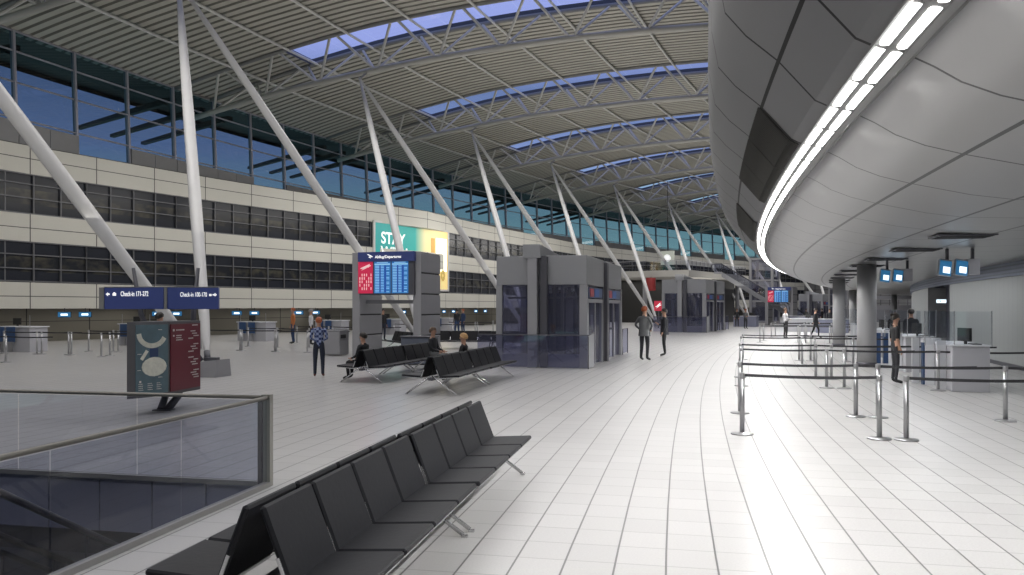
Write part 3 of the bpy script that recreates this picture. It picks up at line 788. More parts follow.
for p_, c_ in ((.52, (.03, .33, .30, 1)), (.66, (.72, .66, .36, 1)), (.80, (.85, .72, .36, 1))):
    e_ = els.new(p_); e_.color = c_
nt.links.new(rp.outputs[0], bs.inputs['Base Color']); nt.links.new(rp.outputs[0], bs.inputs['Emission Color']); bs.inputs['Emission Strength'].default_value = .45
b = MB(); b.quad((.2, .02, .12), (Lb-.2, .02, .12), (Lb-.2, .02, HB-.12), (.2, .02, HB-.12), ((0, 0), (1, 0), (1, 1), (0, 1))); b.build('print', mm, t)
text('STAY', 1.3, 'lettering', mat('billboard_white', (.85, .9, .88), .5, emit=.5), t, (.085*Lb, -.03, HB-1.75), (PI/2, 0, 0), bold=.03, sx=Lb*.33/3.4)
text('WITH', 1.3, 'lettering', MATS['billboard_white'], t, (.085*Lb, -.03, HB-2.9), (PI/2, 0, 0), bold=.03, sx=Lb*.33/3.4)
b = MB(); b.box((Lb*.88, -.02, 3.2), (Lb*.15, .03, 2.9)); b.build('bright_window_print', mat('print_glow', (1, .95, .8), .5, emit=1.7, ecol=(1, .93, .72)), t)
b = MB(); b.box((Lb*.76, -.02, 2.4), (Lb*.05, .03, 4.4)); b.build('warm_frame_print', mat('print_wood', (.6, .36, .1), .5, emit=.5, ecol=(.6, .36, .1)), t)
b = MB()
for i in range(9):
    a_ = i*.7; b.ell((Lb*.9+.22*math.cos(a_), -.05, 1.4+.32*math.sin(a_)), (.13, .02, .2), 8, 5)
b.build('flower_print', mat('print_flower', (.55, .42, .12), .6, emit=.3), t)

# ------------------------------------------------------------------ FLIGHT DISPLAY GATEWAYS
def gateway(r_in, s0, lab, k=1.0):
    """local x inward; spans x=0 (outer slab) .. W"""
    W_ = 2.55
    t = pth('flight_display_gateway', lab, 'display', r_in+W_, s0)
    for x in (0, W_-.0):
        b = MB()
        for i in range(5): b.box((x, .85, .04+.79*i+.38), (.3, 1.9, .735), bev=.012)
        b.build('pillar', M_conc, t)
        b = MB(); b.box((x, .85, 2.0), (.22, 1.8, 3.95)); b.build('pillar_core', M_dark, t); b = MB(); b.box((x, -.12, 1.99), (.31, .06, 3.98)); b.build('pillar_nosing', M_conc, t)
    b = MB(); b.box((W_/2+.06, -.10, 3.17), (2.30, .3, 1.62), bev=.02); b.build('display_case', M_elevd, t)
    b = MB(); b.box((W_/2+.06, -.15, 3.81), (2.34, .32, .36)); hb = b.build('header', M_navy, t)
    text('Abflug/Departures', .145, 'lettering', M_lettering, hb, (W_/2-.38, -.325, 3.75), (PI/2, 0, 0), bold=.003)
    b = MB(); b.poly([(W_/2-.72, -.325, 3.90), (W_/2-.5, -.325, 3.78), (W_/2-.47, -.325, 3.82), (W_/2-.66, -.325, 3.91)]); b.poly([(W_/2-.66, -.325, 3.80), (W_/2-.56, -.325, 3.74), (W_/2-.57, -.325, 3.83)]); b.build('plane_symbol', M_lettering, hb)
    y = -.265
    x0 = W_/2-1.13
    b = MB(); b.box((x0+.32, y, 3.02), (.62, .012, 1.2)); o = b.build('screen', M_red, t); o['label'] = 'red advertisement screen'
    b = MB(); b.ell((x0+.33, y-.01, 3.42), (.24, .004, .04), 10, 6, Matrix.Rotation(-.25, 3, 'Y')); b.poly([(x0+.26, y-.012, 3.44), (x0+.52, y-.012, 3.55), (x0+.46, y-.012, 3.40)]); b.poly([(x0+.29, y-.012, 3.41), (x0+.14, y-.012, 3.29), (x0+.38, y-.012, 3.38)])
    for i in range(6):
        for j in range(5):
            if (i+j) % 4: b.box((x0+.09+.094*i, y-.01, 3.12-.13*j), (.035, .004, .10))
    b.build('screen_print', mat('pink_print', (.8, .5, .5), .5, emit=.6), o)
    for i in range(2):
        xc = x0+1.03+.73*i
        b = MB(); b.box((xc, y, 3.02), (.68, .012, 1.2)); o = b.build('screen', M_scr, t); o['label'] = 'blue departures screen'
        b = MB(); b.box((xc, y-.01, 3.52), (.64, .004, .05)); b.box((xc, y-.01, 3.585), (.46, .004, .03))
        for r_ in range(17): b.box((xc-.21, y-.01, 3.45-.061*r_), (.17, .004, .026)); b.box((xc+.0, y-.01, 3.45-.061*r_), (.13, .004, .02))
        for r_ in range(17):
            if r_ % 3: b.box((xc+.23, y-.01, 3.45-.061*r_), (.12, .004, .024))
        b.build('flight_rows', M_scrl, o)
        b = MB(); b.box((xc-.09, y-.008, 2.97), (.06, .003, 1.0)); b.box((xc+.12, y-.008, 2.97), (.07, .003, 1.0)); b.build('screen_column', M_scrd, o)
    b = MB(); b.box((W_/2-.2, .5, 2.1), (W_-.3, .2, .14)); b.build('tie_beam', M_elev, t)
    return t
gateway(10.42, 27.9, 'grey slab gateway carrying the red and blue departures display, behind the benches')
gateway(3.05, 88.2, 'small distant gateway with a red and blue departures display beside the escalator')

# ------------------------------------------------------------------ BENCHES
def bench_proto():
    t = thing('bench_seating', 'x', 'bench', (0, 0, 0))
    N_ = 4; p = .625
    for sg in (-1, 1):
        for i in range(N_):
            y = p*(i+.5)
            rot = Matrix.Rotation(sg*.05, 3, 'Y')
            b = MB(); b.box((sg*.425, y, .405), (.47, p-.028, .042), Matrix.Rotation(-sg*.06, 3, 'Y'), bev=.012); o = b.build('seat', M_seat, t)
            b = MB(); b.box((sg*.42, y, .375), (.44, p-.06, .018), Matrix.Rotation(-sg*.06, 3, 'Y')); b.build('seat_shell', M_alu, o)
            b = MB(); b.box((sg*.130, y, .600), (.040, p-.028, .47), Matrix.Rotation(-sg*.37, 3, 'Y'), bev=.014); b.build('backrest', M_seat, t)
            for dy in (-.302, .302):
                b = MB(); b.box((sg*.175, y+dy*1.0, .47), (.02, .012, .17), Matrix.Rotation(-sg*.37, 3, 'Y')); b.build('side_bracket', M_alu, t)
    b = MB(); b.box((0, p*N_/2, .34), (.10, p*N_-.04, .06)); b.build('beam', M_elevd, t)
    for y in (.07, p*N_-.07):
        for sg in (-1, 1):
            b = MB(); b.path([(sg*.02, y, .40), (sg*.56, y, .02)], [.022, .018], 8); b.box((sg*.57, y, .010), (.05, .04, .02)); b.build('leg', M_alu, t)
        b = MB(); b.box((0, y, .365), (.66, .035, .03)); b.build('cross_arm', M_alu, t)
    return t
bp = bench_proto()
bfirst = [True]
def bench(r, q, lab, turn=0.):
    loc = P(r, q, 0); rz = -ang(q)+turn
    if bfirst[0]:
        bp.location = loc; bp.rotation_euler = (0, 0, rz); bp['label'] = lab; bfirst[0] = False; return bp
    return dup(bp, loc, rz, lab)
bench(2.15, 3.98, 'black back-to-back bench module nearest the camera beside the glass railing')
bench(2.15, 6.49, 'black back-to-back bench module, far half of the row nearest the camera')
bench(5.27, 16.3, 'near half of the middle black bench row, in front of the seated blond person')
bench(5.27, 18.81, 'far half of the middle black bench row, toward the near glass lift block')
bench(7.9, 18.4, 'near half of the left black bench row, by the display gateway')
bench(7.9, 20.91, 'far half of the left black bench row, under the man in a dark suit')
bench(12.1, 31.0, 'distant black bench module left of the low cabinet, seen through the display gateway', .75)
bench(12.2, 33.6, 'distant black bench module just right of the display gateway', -1.35)
bench(9.7, 33.9, 'distant black bench module closer to the near glass lift block', -1.35)
# blue grey box near benches, grey box at gateway
t = pth('low_cabinet', 'low blue-grey cabinet between the rows of benches behind the man in a suit', 'cabinet', 8.95, 24.7)
b = MB(); b.box((0, 0, .46), (1.1, .6, .88), bev=.03); b.build('body', mat('cabinet_blue_grey', (.10, .115, .15), .5), t)
b = MB(); b.box((0, 0, .92), (1.14, .64, .04), bev=.01); b.build('lid', M_elevd, t); b = MB(); b.box((0, 0, .02), (1.0, .5, .05)); b.build('plinth', M_rubber, t)
t = pth('waste_cabinet', 'pale grey square waste cabinet left of the display gateway pillar', 'cabinet', 14.1, 28.2)
b = MB(); b.box((0, 0, .5), (.75, .75, .94), bev=.03); b.build('body', M_conc, t)
b = MB(); b.box((0, 0, .985), (.78, .78, .03), bev=.01); b.build('lid', M_elevl, t); b = MB(); b.box((.38, -.1, .75), (.02, .4, .14)); b.build('slot', M_dark, t)

# ------------------------------------------------------------------ MAP TOTEM with check-in sign
def line_text(b, x0, z0, w, h, n):
    x = x0
    for _ in range(n):
        l = random.uniform(.3, .9)*h*2.2
        if x+l > x0+w: break
        b.box((x+l/2, 0, z0), (l, .004, h)); x += l+h*.6
t = thing('map_totem', 'map totem with teal airport map and maroon directory panel under navy check-in signs', 'totem', (-6.45, 14.6, 0), 0)
L0 = Vector((-6.45, 14.6, 0))
def TL(x, y, z): return Vector((x, y, z))-L0
p0 = (-6.60, 13.71); p1 = (-6.50, 13.80); p2 = (-6.15, 14.34); p3 = (-6.00, 15.40)
z0, z1 = .35, 1.62
bk = [(-6.74, 14.3), (-6.60, 15.3)]
b = MB(); ring = [p0, p1, p2, p3, bk[1], bk[0]]
lo = [TL(x, y, z0-.03) for x, y in ring]; hi = [TL(x, y, z1+.02) for x, y in ring]
n_ = len(ring); base = len(b.v); b.v += [tuple(q) for q in lo+hi]
b.face(list(range(base+n_-1, base-1, -1))); b.face(list(range(base+n_, base+2*n_)))
for i in range(n_): j = (i+1) % n_; b.face((base+i, base+j, base+n_+j, base+n_+i))
b.build('body', mat('totem_grey', (.13, .13, .14), .4, .3), t)
def panel_frame(pa, pb, z0, z1):
    """returns empty-like transform for a face: x along a->b, z up, slightly in front (right-hand normal)"""
    d = Vector((pb[0]-pa[0], pb[1]-pa[1], 0)); L = d.length; d.normalize(); n = Vector((d.y, -d.x, 0))
    return d, n, L
def add_panel(name, pa, pb, m, inset=.03):
    d, n, L = panel_frame(pa, pb, z0, z1); b = MB()
    b.box((L/2, 0, (z0+z1)/2), (L-inset*2, .012, z1-z0-inset*2)); o = b.build(name, m, t)
    o.location = TL(pa[0], pa[1], 0)+n*.012; o.rotation_euler = (0, 0, math.atan2(d.y, d.x)); return o, L
o, L = add_panel('map_panel', (p1[0]-.02, p1[1]-.02), p2, M_teal)
b = MB()
pts = []
for i in range(13):
    a = PI*1.02+PI*.85*i/12; pts.append((L*.50+.25*math.cos(a), 1.44+.20*math.sin(a)*1.1))
for (x, z), (x2, z2) in zip(pts, pts[1:]): b.box(((x+x2)/2, -.009, (z+z2)/2), (math.hypot(x2-x, z2-z)*1.3, .004, .085), Matrix.Rotation(-math.atan2(z2-z, x2-x), 3, 'Y'))
b.box((L*.28, -.009, 1.06), (.06, .004, .19), Matrix.Rotation(.6, 3, 'Y')); b.ell((L*.56, -.009, .85), (.24, .004, .17), 14, 8)
b.build('map_print', M_mapw, o)
b = MB(); b.box((L*.55, -.009, 1.1), (.16, .003, .15)); b.build('map_block', M_mapb, o)
b = MB()
for i in range(4):
    for j in range(3): line_text(b, .08+.17*j, .56-.035*i, .13, .012, 4)
for i in range(7): line_text(b, .06 if i % 2 else L-.22, 1.5-.14*i, .12, .012, 3)
b.box((.11, 0, .60), (.035, .004, .035))
oo = b.build('map_captions', M_letterp, o); oo.location = (0, -.011, 0)
o, L = add_panel('directory_panel', p2, p3, M_maroon)
b = MB()
b.box((.12, 0, 1.48), (.05, .004, .04)); line_text(b, .2, 1.48, .3, .022, 6); b.box((.12, 0, 1.38), (.04, .004, .03)); 
for i in range(3): line_text(b, .2, 1.38-.04*i, .35, .018, 6)
zz = 1.56
for i in range(17):
    w_ = random.choice([.3, .2, .25, .38]); line_text(b, L-.08-w_, zz, w_, .020, 5); zz -= .045 if i % 4 else .11
    if zz < .5: break
oo = b.build('directory_text', M_letterp, o); oo.location = (0, -.010, 0)
# V posts and signs
for sg, x1 in ((-1, -7.36), (1, -6.10)):
    b = MB(); A = TL(-6.42+sg*.06, 14.75, 0); B_ = TL(x1, 15.55, 2.66)
    b.path([A, TL(-6.42+sg*.12, 15.1, .22), TL(-6.5+sg*.28, 15.62, .7), TL(x1+.12*sg*-1, 15.62, 1.75), B_], [.07, .065, .06, .055, .035], 8); b.build('post', M_elevd, t)
b = MB(); b.box(TL(-6.42, 14.75, .01), (.34, .22, .02), bev=.005); b.build('base_plate', M_elevd, t)
for (xa, xb, ya, yb, txt) in ((-7.52, -6.34, 14.75, 14.55, 'L'), (-6.27, -5.40, 14.55, 14.72, 'R')):
    A = Vector((xa, ya, 0)); B_ = Vector((xb, yb, 0)); L = (B_-A).length; rz = math.atan2((B_-A).y, (B_-A).x)
    b = MB(); b.box((L/2, .06, 2.06), (L, .12, .40), bev=.008); o = b.build('direction_sign', [M_navy], t); o.location = A-L0; o.rotation_euler = (0, 0, rz)
    b = MB(); b.box(((-.05 if txt == 'L' else -.03), .07, 2.06), (.1 if txt == 'L' else .05, .16, .40)); b.box((L/2, .06, 2.265), (L, .13, .015)); b.build('sign_end_cap', mat('sign_grey', (.2, .2, .2), .5), o)
    if txt == 'L':
        text('Check-in 171-272', .125, 'lettering', M_lettering, o, (.34, -.008, 2.10), (PI/2, 0, 0), bold=.001, sx=.62)
        b = MB(); b.poly([(.04, -.01, 2.135), (.085, -.01, 2.175), (.085, -.01, 2.15), (.12, -.01, 2.15), (.12, -.01, 2.122), (.085, -.01, 2.122), (.085, -.01, 2.095)][::-1]); b.box((.215, -.01, 2.13), (.07, .006, .045)); b.box((.215, -.01, 2.16), (.035, .006, .02))
        b.build('arrow_symbol', M_lettering, o)
    else:
        text('Check-in 100-170', .115, 'lettering', M_lettering, o, (.22, -.008, 2.09), (PI/2, 0, 0), bold=.001, sx=.56)
        b = MB(); b.poly([(.86, -.01, 2.125), (.82, -.01, 2.16), (.82, -.01, 2.137), (.785, -.01, 2.137), (.785, -.01, 2.113), (.82, -.01, 2.113), (.82, -.01, 2.09)]); b.box((.745, -.01, 2.12), (.04, .006, .04)); b.build('arrow_symbol', M_lettering, o)

# ------------------------------------------------------------------ GLASS LIFTS
def lift(r_right, s0, lab, sc=1.0, H=3.52):
    """local x inward(right). block spans x=-2.9..0, y=0..; right face runs along y."""
    t = pth('glass_lift', lab, 'lift', r_right, s0)
    W_, D = 2.95, 7.3
    # cladding (upper solid boxes), two lift shafts in a row along y
    b = MB()
    for (y0, y1) in ((0, 3.15), (3.75, D)):
        b.box((-W_/2, (y0+y1)/2, (H+2.60)/2), (W_, y1-y0, H-2.60), bev=.015)
    b.build('upper_cladding', M_elev, t)
    b = MB(); b.box((-W_/2, D/2, H-.12), (W_-.3, D-.3, .2)); b.build('roof_slab', M_elevd, t)
    # corner posts
    for (x, y, m) in ((-W_+.09, .09, M_elev), (-.12, .09, M_elevl), (-.1, 3.06, M_elevd), (-.1, 3.84, M_elevd), (-.1, D-.09, M_elevl), (-W_+.09, D-.09, M_elev), (-W_+.09, 3.0, M_elev)):
        b = MB(); b.box((x, y, 1.3), (.2 if m != M_elevl else .24, .18, 2.6)); b.build('corner_post', m, t)
    # dark tall fin between the shafts on the right face
    b = MB(); b.box((.04, 3.45, 1.72), (.12, .34, 3.44)); b.build('centre_fin', M_elevd, t)
    # portal frame on the front
    b = MB(); b.box((-1.68, -.18, 1.9), (.30, .3, 3.8), bev=.01); b.build('portal_post', M_elevl, t)
    b = MB(); b.box((-1.36, -.02, 1.75), (.22, .3, 3.5), bev=.01); b.build('portal_post', M_elevd, t)
    b = MB(); b.hexa([(-1.98, -.35, 3.44), (-1.42, -.35, 3.44), (-1.42, 3.4, 3.44), (-1.98, 3.4, 3.44), (-1.98, -.35, 3.86), (-1.42, -.35, 3.86), (-1.42, 3.4, 3.62), (-1.98, 3.4, 3.62)]); b.build('portal_beam', M_elev, t)
    # glass walls
    b = MB(); b.quad((-W_+.2, .03, .42), (-1.9, .03, .42), (-1.9, .03, 2.6), (-W_+.2, .03, 2.6)); b.quad((-1.35, .03, .42), (-.24, .03, .42), (-.24, .03, 2.6), (-1.35, .03, 2.6)); b.build('front_glass', G_elev, t)
    b = MB(); b.box((-W_+.65, .03, .21), (.9, .06, .42)); b.box((-.8, .03, .21), (1.1, .06, .42)); b.build('base_panel', M_slate, t)
    b = MB(); b.quad((-W_+.03, .2, .1), (-W_+.03, D-.2, .1), (-W_+.03, D-.2, 2.6), (-W_+.03, .2, 2.6)); b.build('back_glass', G_elev, t)
    # doors on the right face
    for (y0, y1) in ((.25, 2.95), (4.0, D-.2)):
        b = MB(); b.box((-.06, (y0+y1)/2, 2.10), (.1, y1-y0, .12)); b.box((-.06, y0+.06, 1.05), (.1, .12, 2.1)); b.box((-.06, y1-.06, 1.05), (.1, .12, 2.1)); b.box((-.06, (y0+y1)/2, 1.05), (.08, .07, 2.05)); o = b.build('door_frame', M_elevl, t)
        b = MB()
        for (a, c) in ((y0+.13, (y0+y1)/2-.04), ((y0+y1)/2+.04, y1-.13)): b.quad((-.05, a, .05), (-.05, c, .05), (-.05, c, 2.03), (-.05, a, 2.03))
        b.build('door_leaf', G_elev, o)
        b = MB(); b.box((-.03, (y0+y1)/2, 2.36), (.05, y1-y0-.2, .34)); o = b.build('sign_box', M_mapb, t)
        b = MB(); b.box((.0, y0+.6, 2.36), (.015, .6, .26)); b.build('red_field', mat('sign_red', (.3, .02, .03), .5, emit=.1), o)
        b = MB(); b.box((.0, y0+1.5, 2.36), (.015, .8, .26)); b.build('blue_field', mat('sign_blue', (.03, .10, .32), .5, emit=.12), o)
    # inner shaft steelwork and cabins
    for (y0, y1) in ((.5, 2.8), (4.2, D-.4)):
        b = MB()
        for x in (-W_+.9, -W_+1.35, -.9, -.45, -1.15):
            for y in (y0, y1): b.box((x, y, 1.3), (.08, .1, 2.6))
        for z in (1.05, 2.2): b.box((-W_/2, y1, z), (W_-.5, .08, .08)); b.box((-W_/2, y0, z), (W_-.5, .06, .06))
        b.build('shaft_frame', M_elevd, t)
        b = MB(); b.box((-1.45, (y0+y1)/2, 1.2), (1.1, 1.2, 2.3)); b.build('cabin', mat('cabin_dark_blue', (.035, .04, .08), .3, .2), t)
    # low rail round the front
    b = MB(); b.quad((-W_-.5, -.42, .03), (.12, -.42, .03), (.12, -.42, 1.02), (-W_-.5, -.42, 1.02)); b.build('guard_glass', G_elev, t)
    b = MB(); b.quad((.12, -.42, .03), (.2, .12, .03), (.2, .12, 1.1), (.12, -.42, 1.02)); b.build('guard_panel', M_elev, t)
    b = MB(); b.path([(-W_-.5, -.42, 1.03), (.12, -.42, 1.03), (.2, .15, 1.1)], .022, 6); b.box((.12, -.42, .5), (.03, .03, 1.0)); b.build('guard_rail', M_elevd, t)
    b = MB(); b.quad((.05, D+.1, .05), (.05, D+1.4, .05), (.05, D+1.4, 1.0), (.05, D+.1, 1.0)); b.build('guard_glass', G_elev, t)
    b = MB(); b.path([(.05, D, 0), (.05, D, 1.02), (.05, D+1.4, 1.02), (.05, D+1.4, 0)], .02, 6); b.build('guard_rail', M_elevd, t)
    return t
l1 = lift(3.30, 24.6, 'grey and glass double lift block nearest the camera, right of the benches')
l2 = dup(l1, P(4.35, 60.8, 0), -ang(60.8), 'grey and glass double lift block farther down the hall'); l2.scale = (1.13, 1.0, 1.13)
l3 = dup(l1, P(4.4, 106, 0), -ang(106), 'small distant double lift block beyond the escalator')

# ------------------------------------------------------------------ FAR MEZZANINE, ESCALATOR, TOWER
b = MB(); b.pbox(12.6, 29.5, 84, 103, 5.15, 5.85, 6); o = b.build('floor_mezzanine', mat('mezz_slab', (.42, .41, .38), .6)); struct(o, 'pale slab edge of the far mezzanine', 'floor')
b = MB(); b.pbox(14.5, 30.5, 92, 92.2, 0, 5.15, 3); b.pbox(14.5, 14.7, 92, 103, 0, 5.15, 3); o = b.build('wall_far', grid_mat('shop_front', (.20, .20, .21), (.02, .02, .02), .8, 1.0, 0, 0, .06, .05, rough=.3, var=.3)); struct(o, 'dark glazed shop front below the far mezzanine', 'wall')
def simple_rail(r0, s0, r1, s1, h, lab):
    t = thing('mezzanine_railing', lab, 'railing', P(r0, s0, h), 0); o0 = P(r0, s0, h); n = int(math.hypot(r1-r0, s1-s0)/1.2)
    q = lambda f, z: P(r0+(r1-r0)*f, s0+(s1-s0)*f, h+z)-o0
    b = MB(); b.path([q(i/n, 1.05) for i in range(n+1)], .04, 6); b.path([q(i/n, .6) for i in range(n+1)], .02, 6)
    b.build('handrail', M_steel, t)
    for i in range(n+1):
        b = MB(); b.tube(q(i/n, 0), q(i/n, 1.05), .03, n=6); b.build('upright', M_elevd, t)
    b = MB()
    for i in range(n): b.quad(q(i/n, .05), q((i+1)/n, .05), q((i+1)/n, .98), q(i/n, .98))
    b.build('glass_pane', G_rail, t)
simple_rail(29.3, 84.2, 12.8, 84.2, 5.85, 'glass and steel railing along the near edge of the far mezzanine')
simple_rail(12.8, 84.3, 12.8, 102.5, 5.85, 'glass and steel railing along the hallway edge of the far mezzanine')
for k, (r, q) in enumerate(((28, 85), (23, 85), (18, 85), (13.5, 85), (13.5, 94), (13.5, 101.5))):
    t = pth('mezzanine_column', 'slim column %d carrying the far mezzanine' % (k+1), 'column', r, q, 'mezzanine columns')
    b = MB(); b.lathe([(.25, 0), (.25, 5.15)], n=14); b.build('shaft', M_conc, t)
t = pth('hanging_drum', 'red drum hanging below the far mezzanine', 'lantern', 16.7, 83.6, h=3.65)
b = MB(); b.lathe([(.5, 0), (.52, .05), (.52, 1.35), (.5, 1.4)], n=20); b.build('drum', M_redp, t); b = MB(); b.tube((0, 0, 1.4), (0, 0, 1.52), .03); b.build('rod', M_dark, t)
t = pth('red_sign', 'small red advertising sign with a white aeroplane beyond the two talking men', 'sign', 11.1, 71.0)
b = MB(); b.box((0, 0, 2.0), (.78, .1, .9)); o = b.build('panel', mat('sign_red_glow', (.5, .03, .06), .5, emit=.35, ecol=(.6, .04, .08)), t)
b = MB(); b.ell((0, -.07, 2.0), (.3, .01, .05), 10, 6, Matrix.Rotation(-.3, 3, 'Y')); b.poly([(-.1, -.07, 2.05), (.2, -.07, 2.3), (.14, -.07, 1.98)]); b.poly([(-.05, -.07, 1.98), (-.2, -.07, 1.78), (.08, -.07, 1.95)]); b.build('plane_symbol', M_lettering, o)
b = MB(); b.box((0, 0, .78), (.08, .08, 1.56)); b.box((0, 0, .02), (.6, .5, .04)); b.build('post', M_elevd, t)
t = pth('clock', 'square illuminated clock face on the far upper wall above the mezzanine', 'clock', 17.5, 90.0, h=7.6)
b = MB(); b.box((0, 0, 0), (1.6, .2, 1.6)); b.build('case', mat('clock_case', (.5, .52, .45), .5, emit=.35), t)
b = MB(); b.lathe([(.42, 0), (.42, .02)], n=20); o = b.build('face', M_lettering, t); o.rotation_euler = (PI/2, 0, 0); o.location = (0, -.12, -.05)
b = MB(); b.tube((0, 0, .8), (0, 0, 8.9), .03); b.build('hanger', M_dark, t)
# far escalator going down toward the right
t = thing('escalator', 'far escalator descending from the mezzanine toward the right', 'escalator', (0, 0, 0), 0)
pT = P(11.6, 89, 5.7); pB = P(3.4, 91.5, 0.3); dd = pB-pT
t.location = pT; t.rotation_euler = (0, 0, math.atan2(dd.y, dd.x)+PI/2)
run = math.hypot(dd.x, dd.y); esc(t, 1.7, run, 5.4, G_rail, 24, .8, 1.5)
# lift tower of steel and glass
t = pth('glass_tower', 'tall grey steel-framed glass tower at the end of the hall beside the escalator', 'tower', 9.5, 100)
b = MB()
for (x, y) in ((-1.3, -1.2), (1.3, -1.2), (-1.3, 1.2), (1.3, 1.2)): b.box((x, y, 3.9), (.28, .28, 7.8))
b.build('frame_posts', M_conc, t)
b = MB()
for z in (.1, 2.6, 5.1, 7.7): b.box((0, -1.2, z), (2.6, .2, .2)); b.box((1.3, 0, z), (.2, 2.4, .2)); b.box((-1.3, 0, z), (.2, 2.4, .2))
b.build('cross_beams', M_conc, t)
b = MB(); b.quad((-1.2, -1.15, .1), (1.2, -1.15, .1), (1.2, -1.15, 7.7), (-1.2, -1.15, 7.7)); b.quad((1.25, -1.1, .1), (1.25, 1.1, .1), (1.25, 1.1, 7.7), (1.25, -1.1, 7.7)); b.build('glass_wall', G_elev, t)
b = MB(); b.box((0, .2, 2), (1.8, 1.6, 3.5)); b.build('cabin', M_elevd, t)
t = pth('glass_tower', 'second, slimmer steel frame tower right of the tall glass tower', 'tower', 1.0, 101)
b = MB()
for (x, y) in ((-1, -1), (1, -1), (-1, 1), (1, 1), (0, -1)): b.box((x, y, 3.0), (.2, .2, 6.0))
b.build('frame_posts', M_conc, t)
b = MB()
for z in (.1, 2.0, 4.0, 5.9): b.box((0, -1, z), (2, .14, .14)); b.box((1, 0, z), (.14, 2, .14)); b.box((-1, 0, z), (.14, 2, .14))
b.build('cross_beams', M_elev, t)
b = MB(); b.quad((-.95, -.95, .1), (.95, -.95, .1), (.95, -.95, 5.9), (-.95, -.95, 5.9)); b.build('glass_wall', G_elev, t)
# end wall far down the hall
M_endw = grid_mat('far_end_wall', (.20, .20, .205), (.04, .04, .045), 1.6, 1.3, 0, 0, .12, .10, rough=.5, var=.5)
b = MB()
A_, B_ = P(33.5, 156.5, 0), P(-12, 156.5, 0); L_ = (B_-A_).length
b.quad(A_, B_, B_+Vector((0, 0, 18)), A_+Vector((0, 0, 18)), ((0, 0), (L_, 0), (L_, 18), (0, 18)))
o = b.build('wall_far', M_endw); struct(o, 'far end wall of the hall', 'wall')
b = MB(); b.pbox(-9, 3.0, 112, 112.3, 0, 2.1, 2); b.pbox(-9, 8, 113, 120, 2.9, 3.3, 2); o = b.build('wall_far', grid_mat('far_shops', (.10, .10, .115), (.25, .25, .27), 1.1, 1.4, 0, 0, .12, .08, rough=.4, var=.6)); struct(o, 'dark shop fronts at the end of the hall under the hull', 'wall')
# low desk islands at the far end
for k, (r, q) in enumerate(((1.2, 84), (-1.8, 66), (-4.2, 64), (5.5, 80))):
    t = pth('desk_island', ('dark low desk island in front of the escalator foot', 'pale low desk island behind the person in a white shirt', 'dark low desk island just left of the second round column', 'dark low desk island beside the distant escalator')[k], 'desk', r, q)
    b = MB(); b.box((0, 0, .5), (2.2, .9, 1.0), bev=.02); b.build('desk', M_slate if k != 1 else M_counter, t); b = MB(); b.box((0, 0, 1.02), (2.3, 1.0, .04)); b.build('countertop', M_counterw, t)
    b = MB(); b.box((.5, 0, 1.22), (.4, .05, .28)); b.box((.5, .02, 1.07), (.06, .05, .1)); b.build('monitor', M_rubber, t)
#@@PEOPLE@@
#@@LIGHTS@@

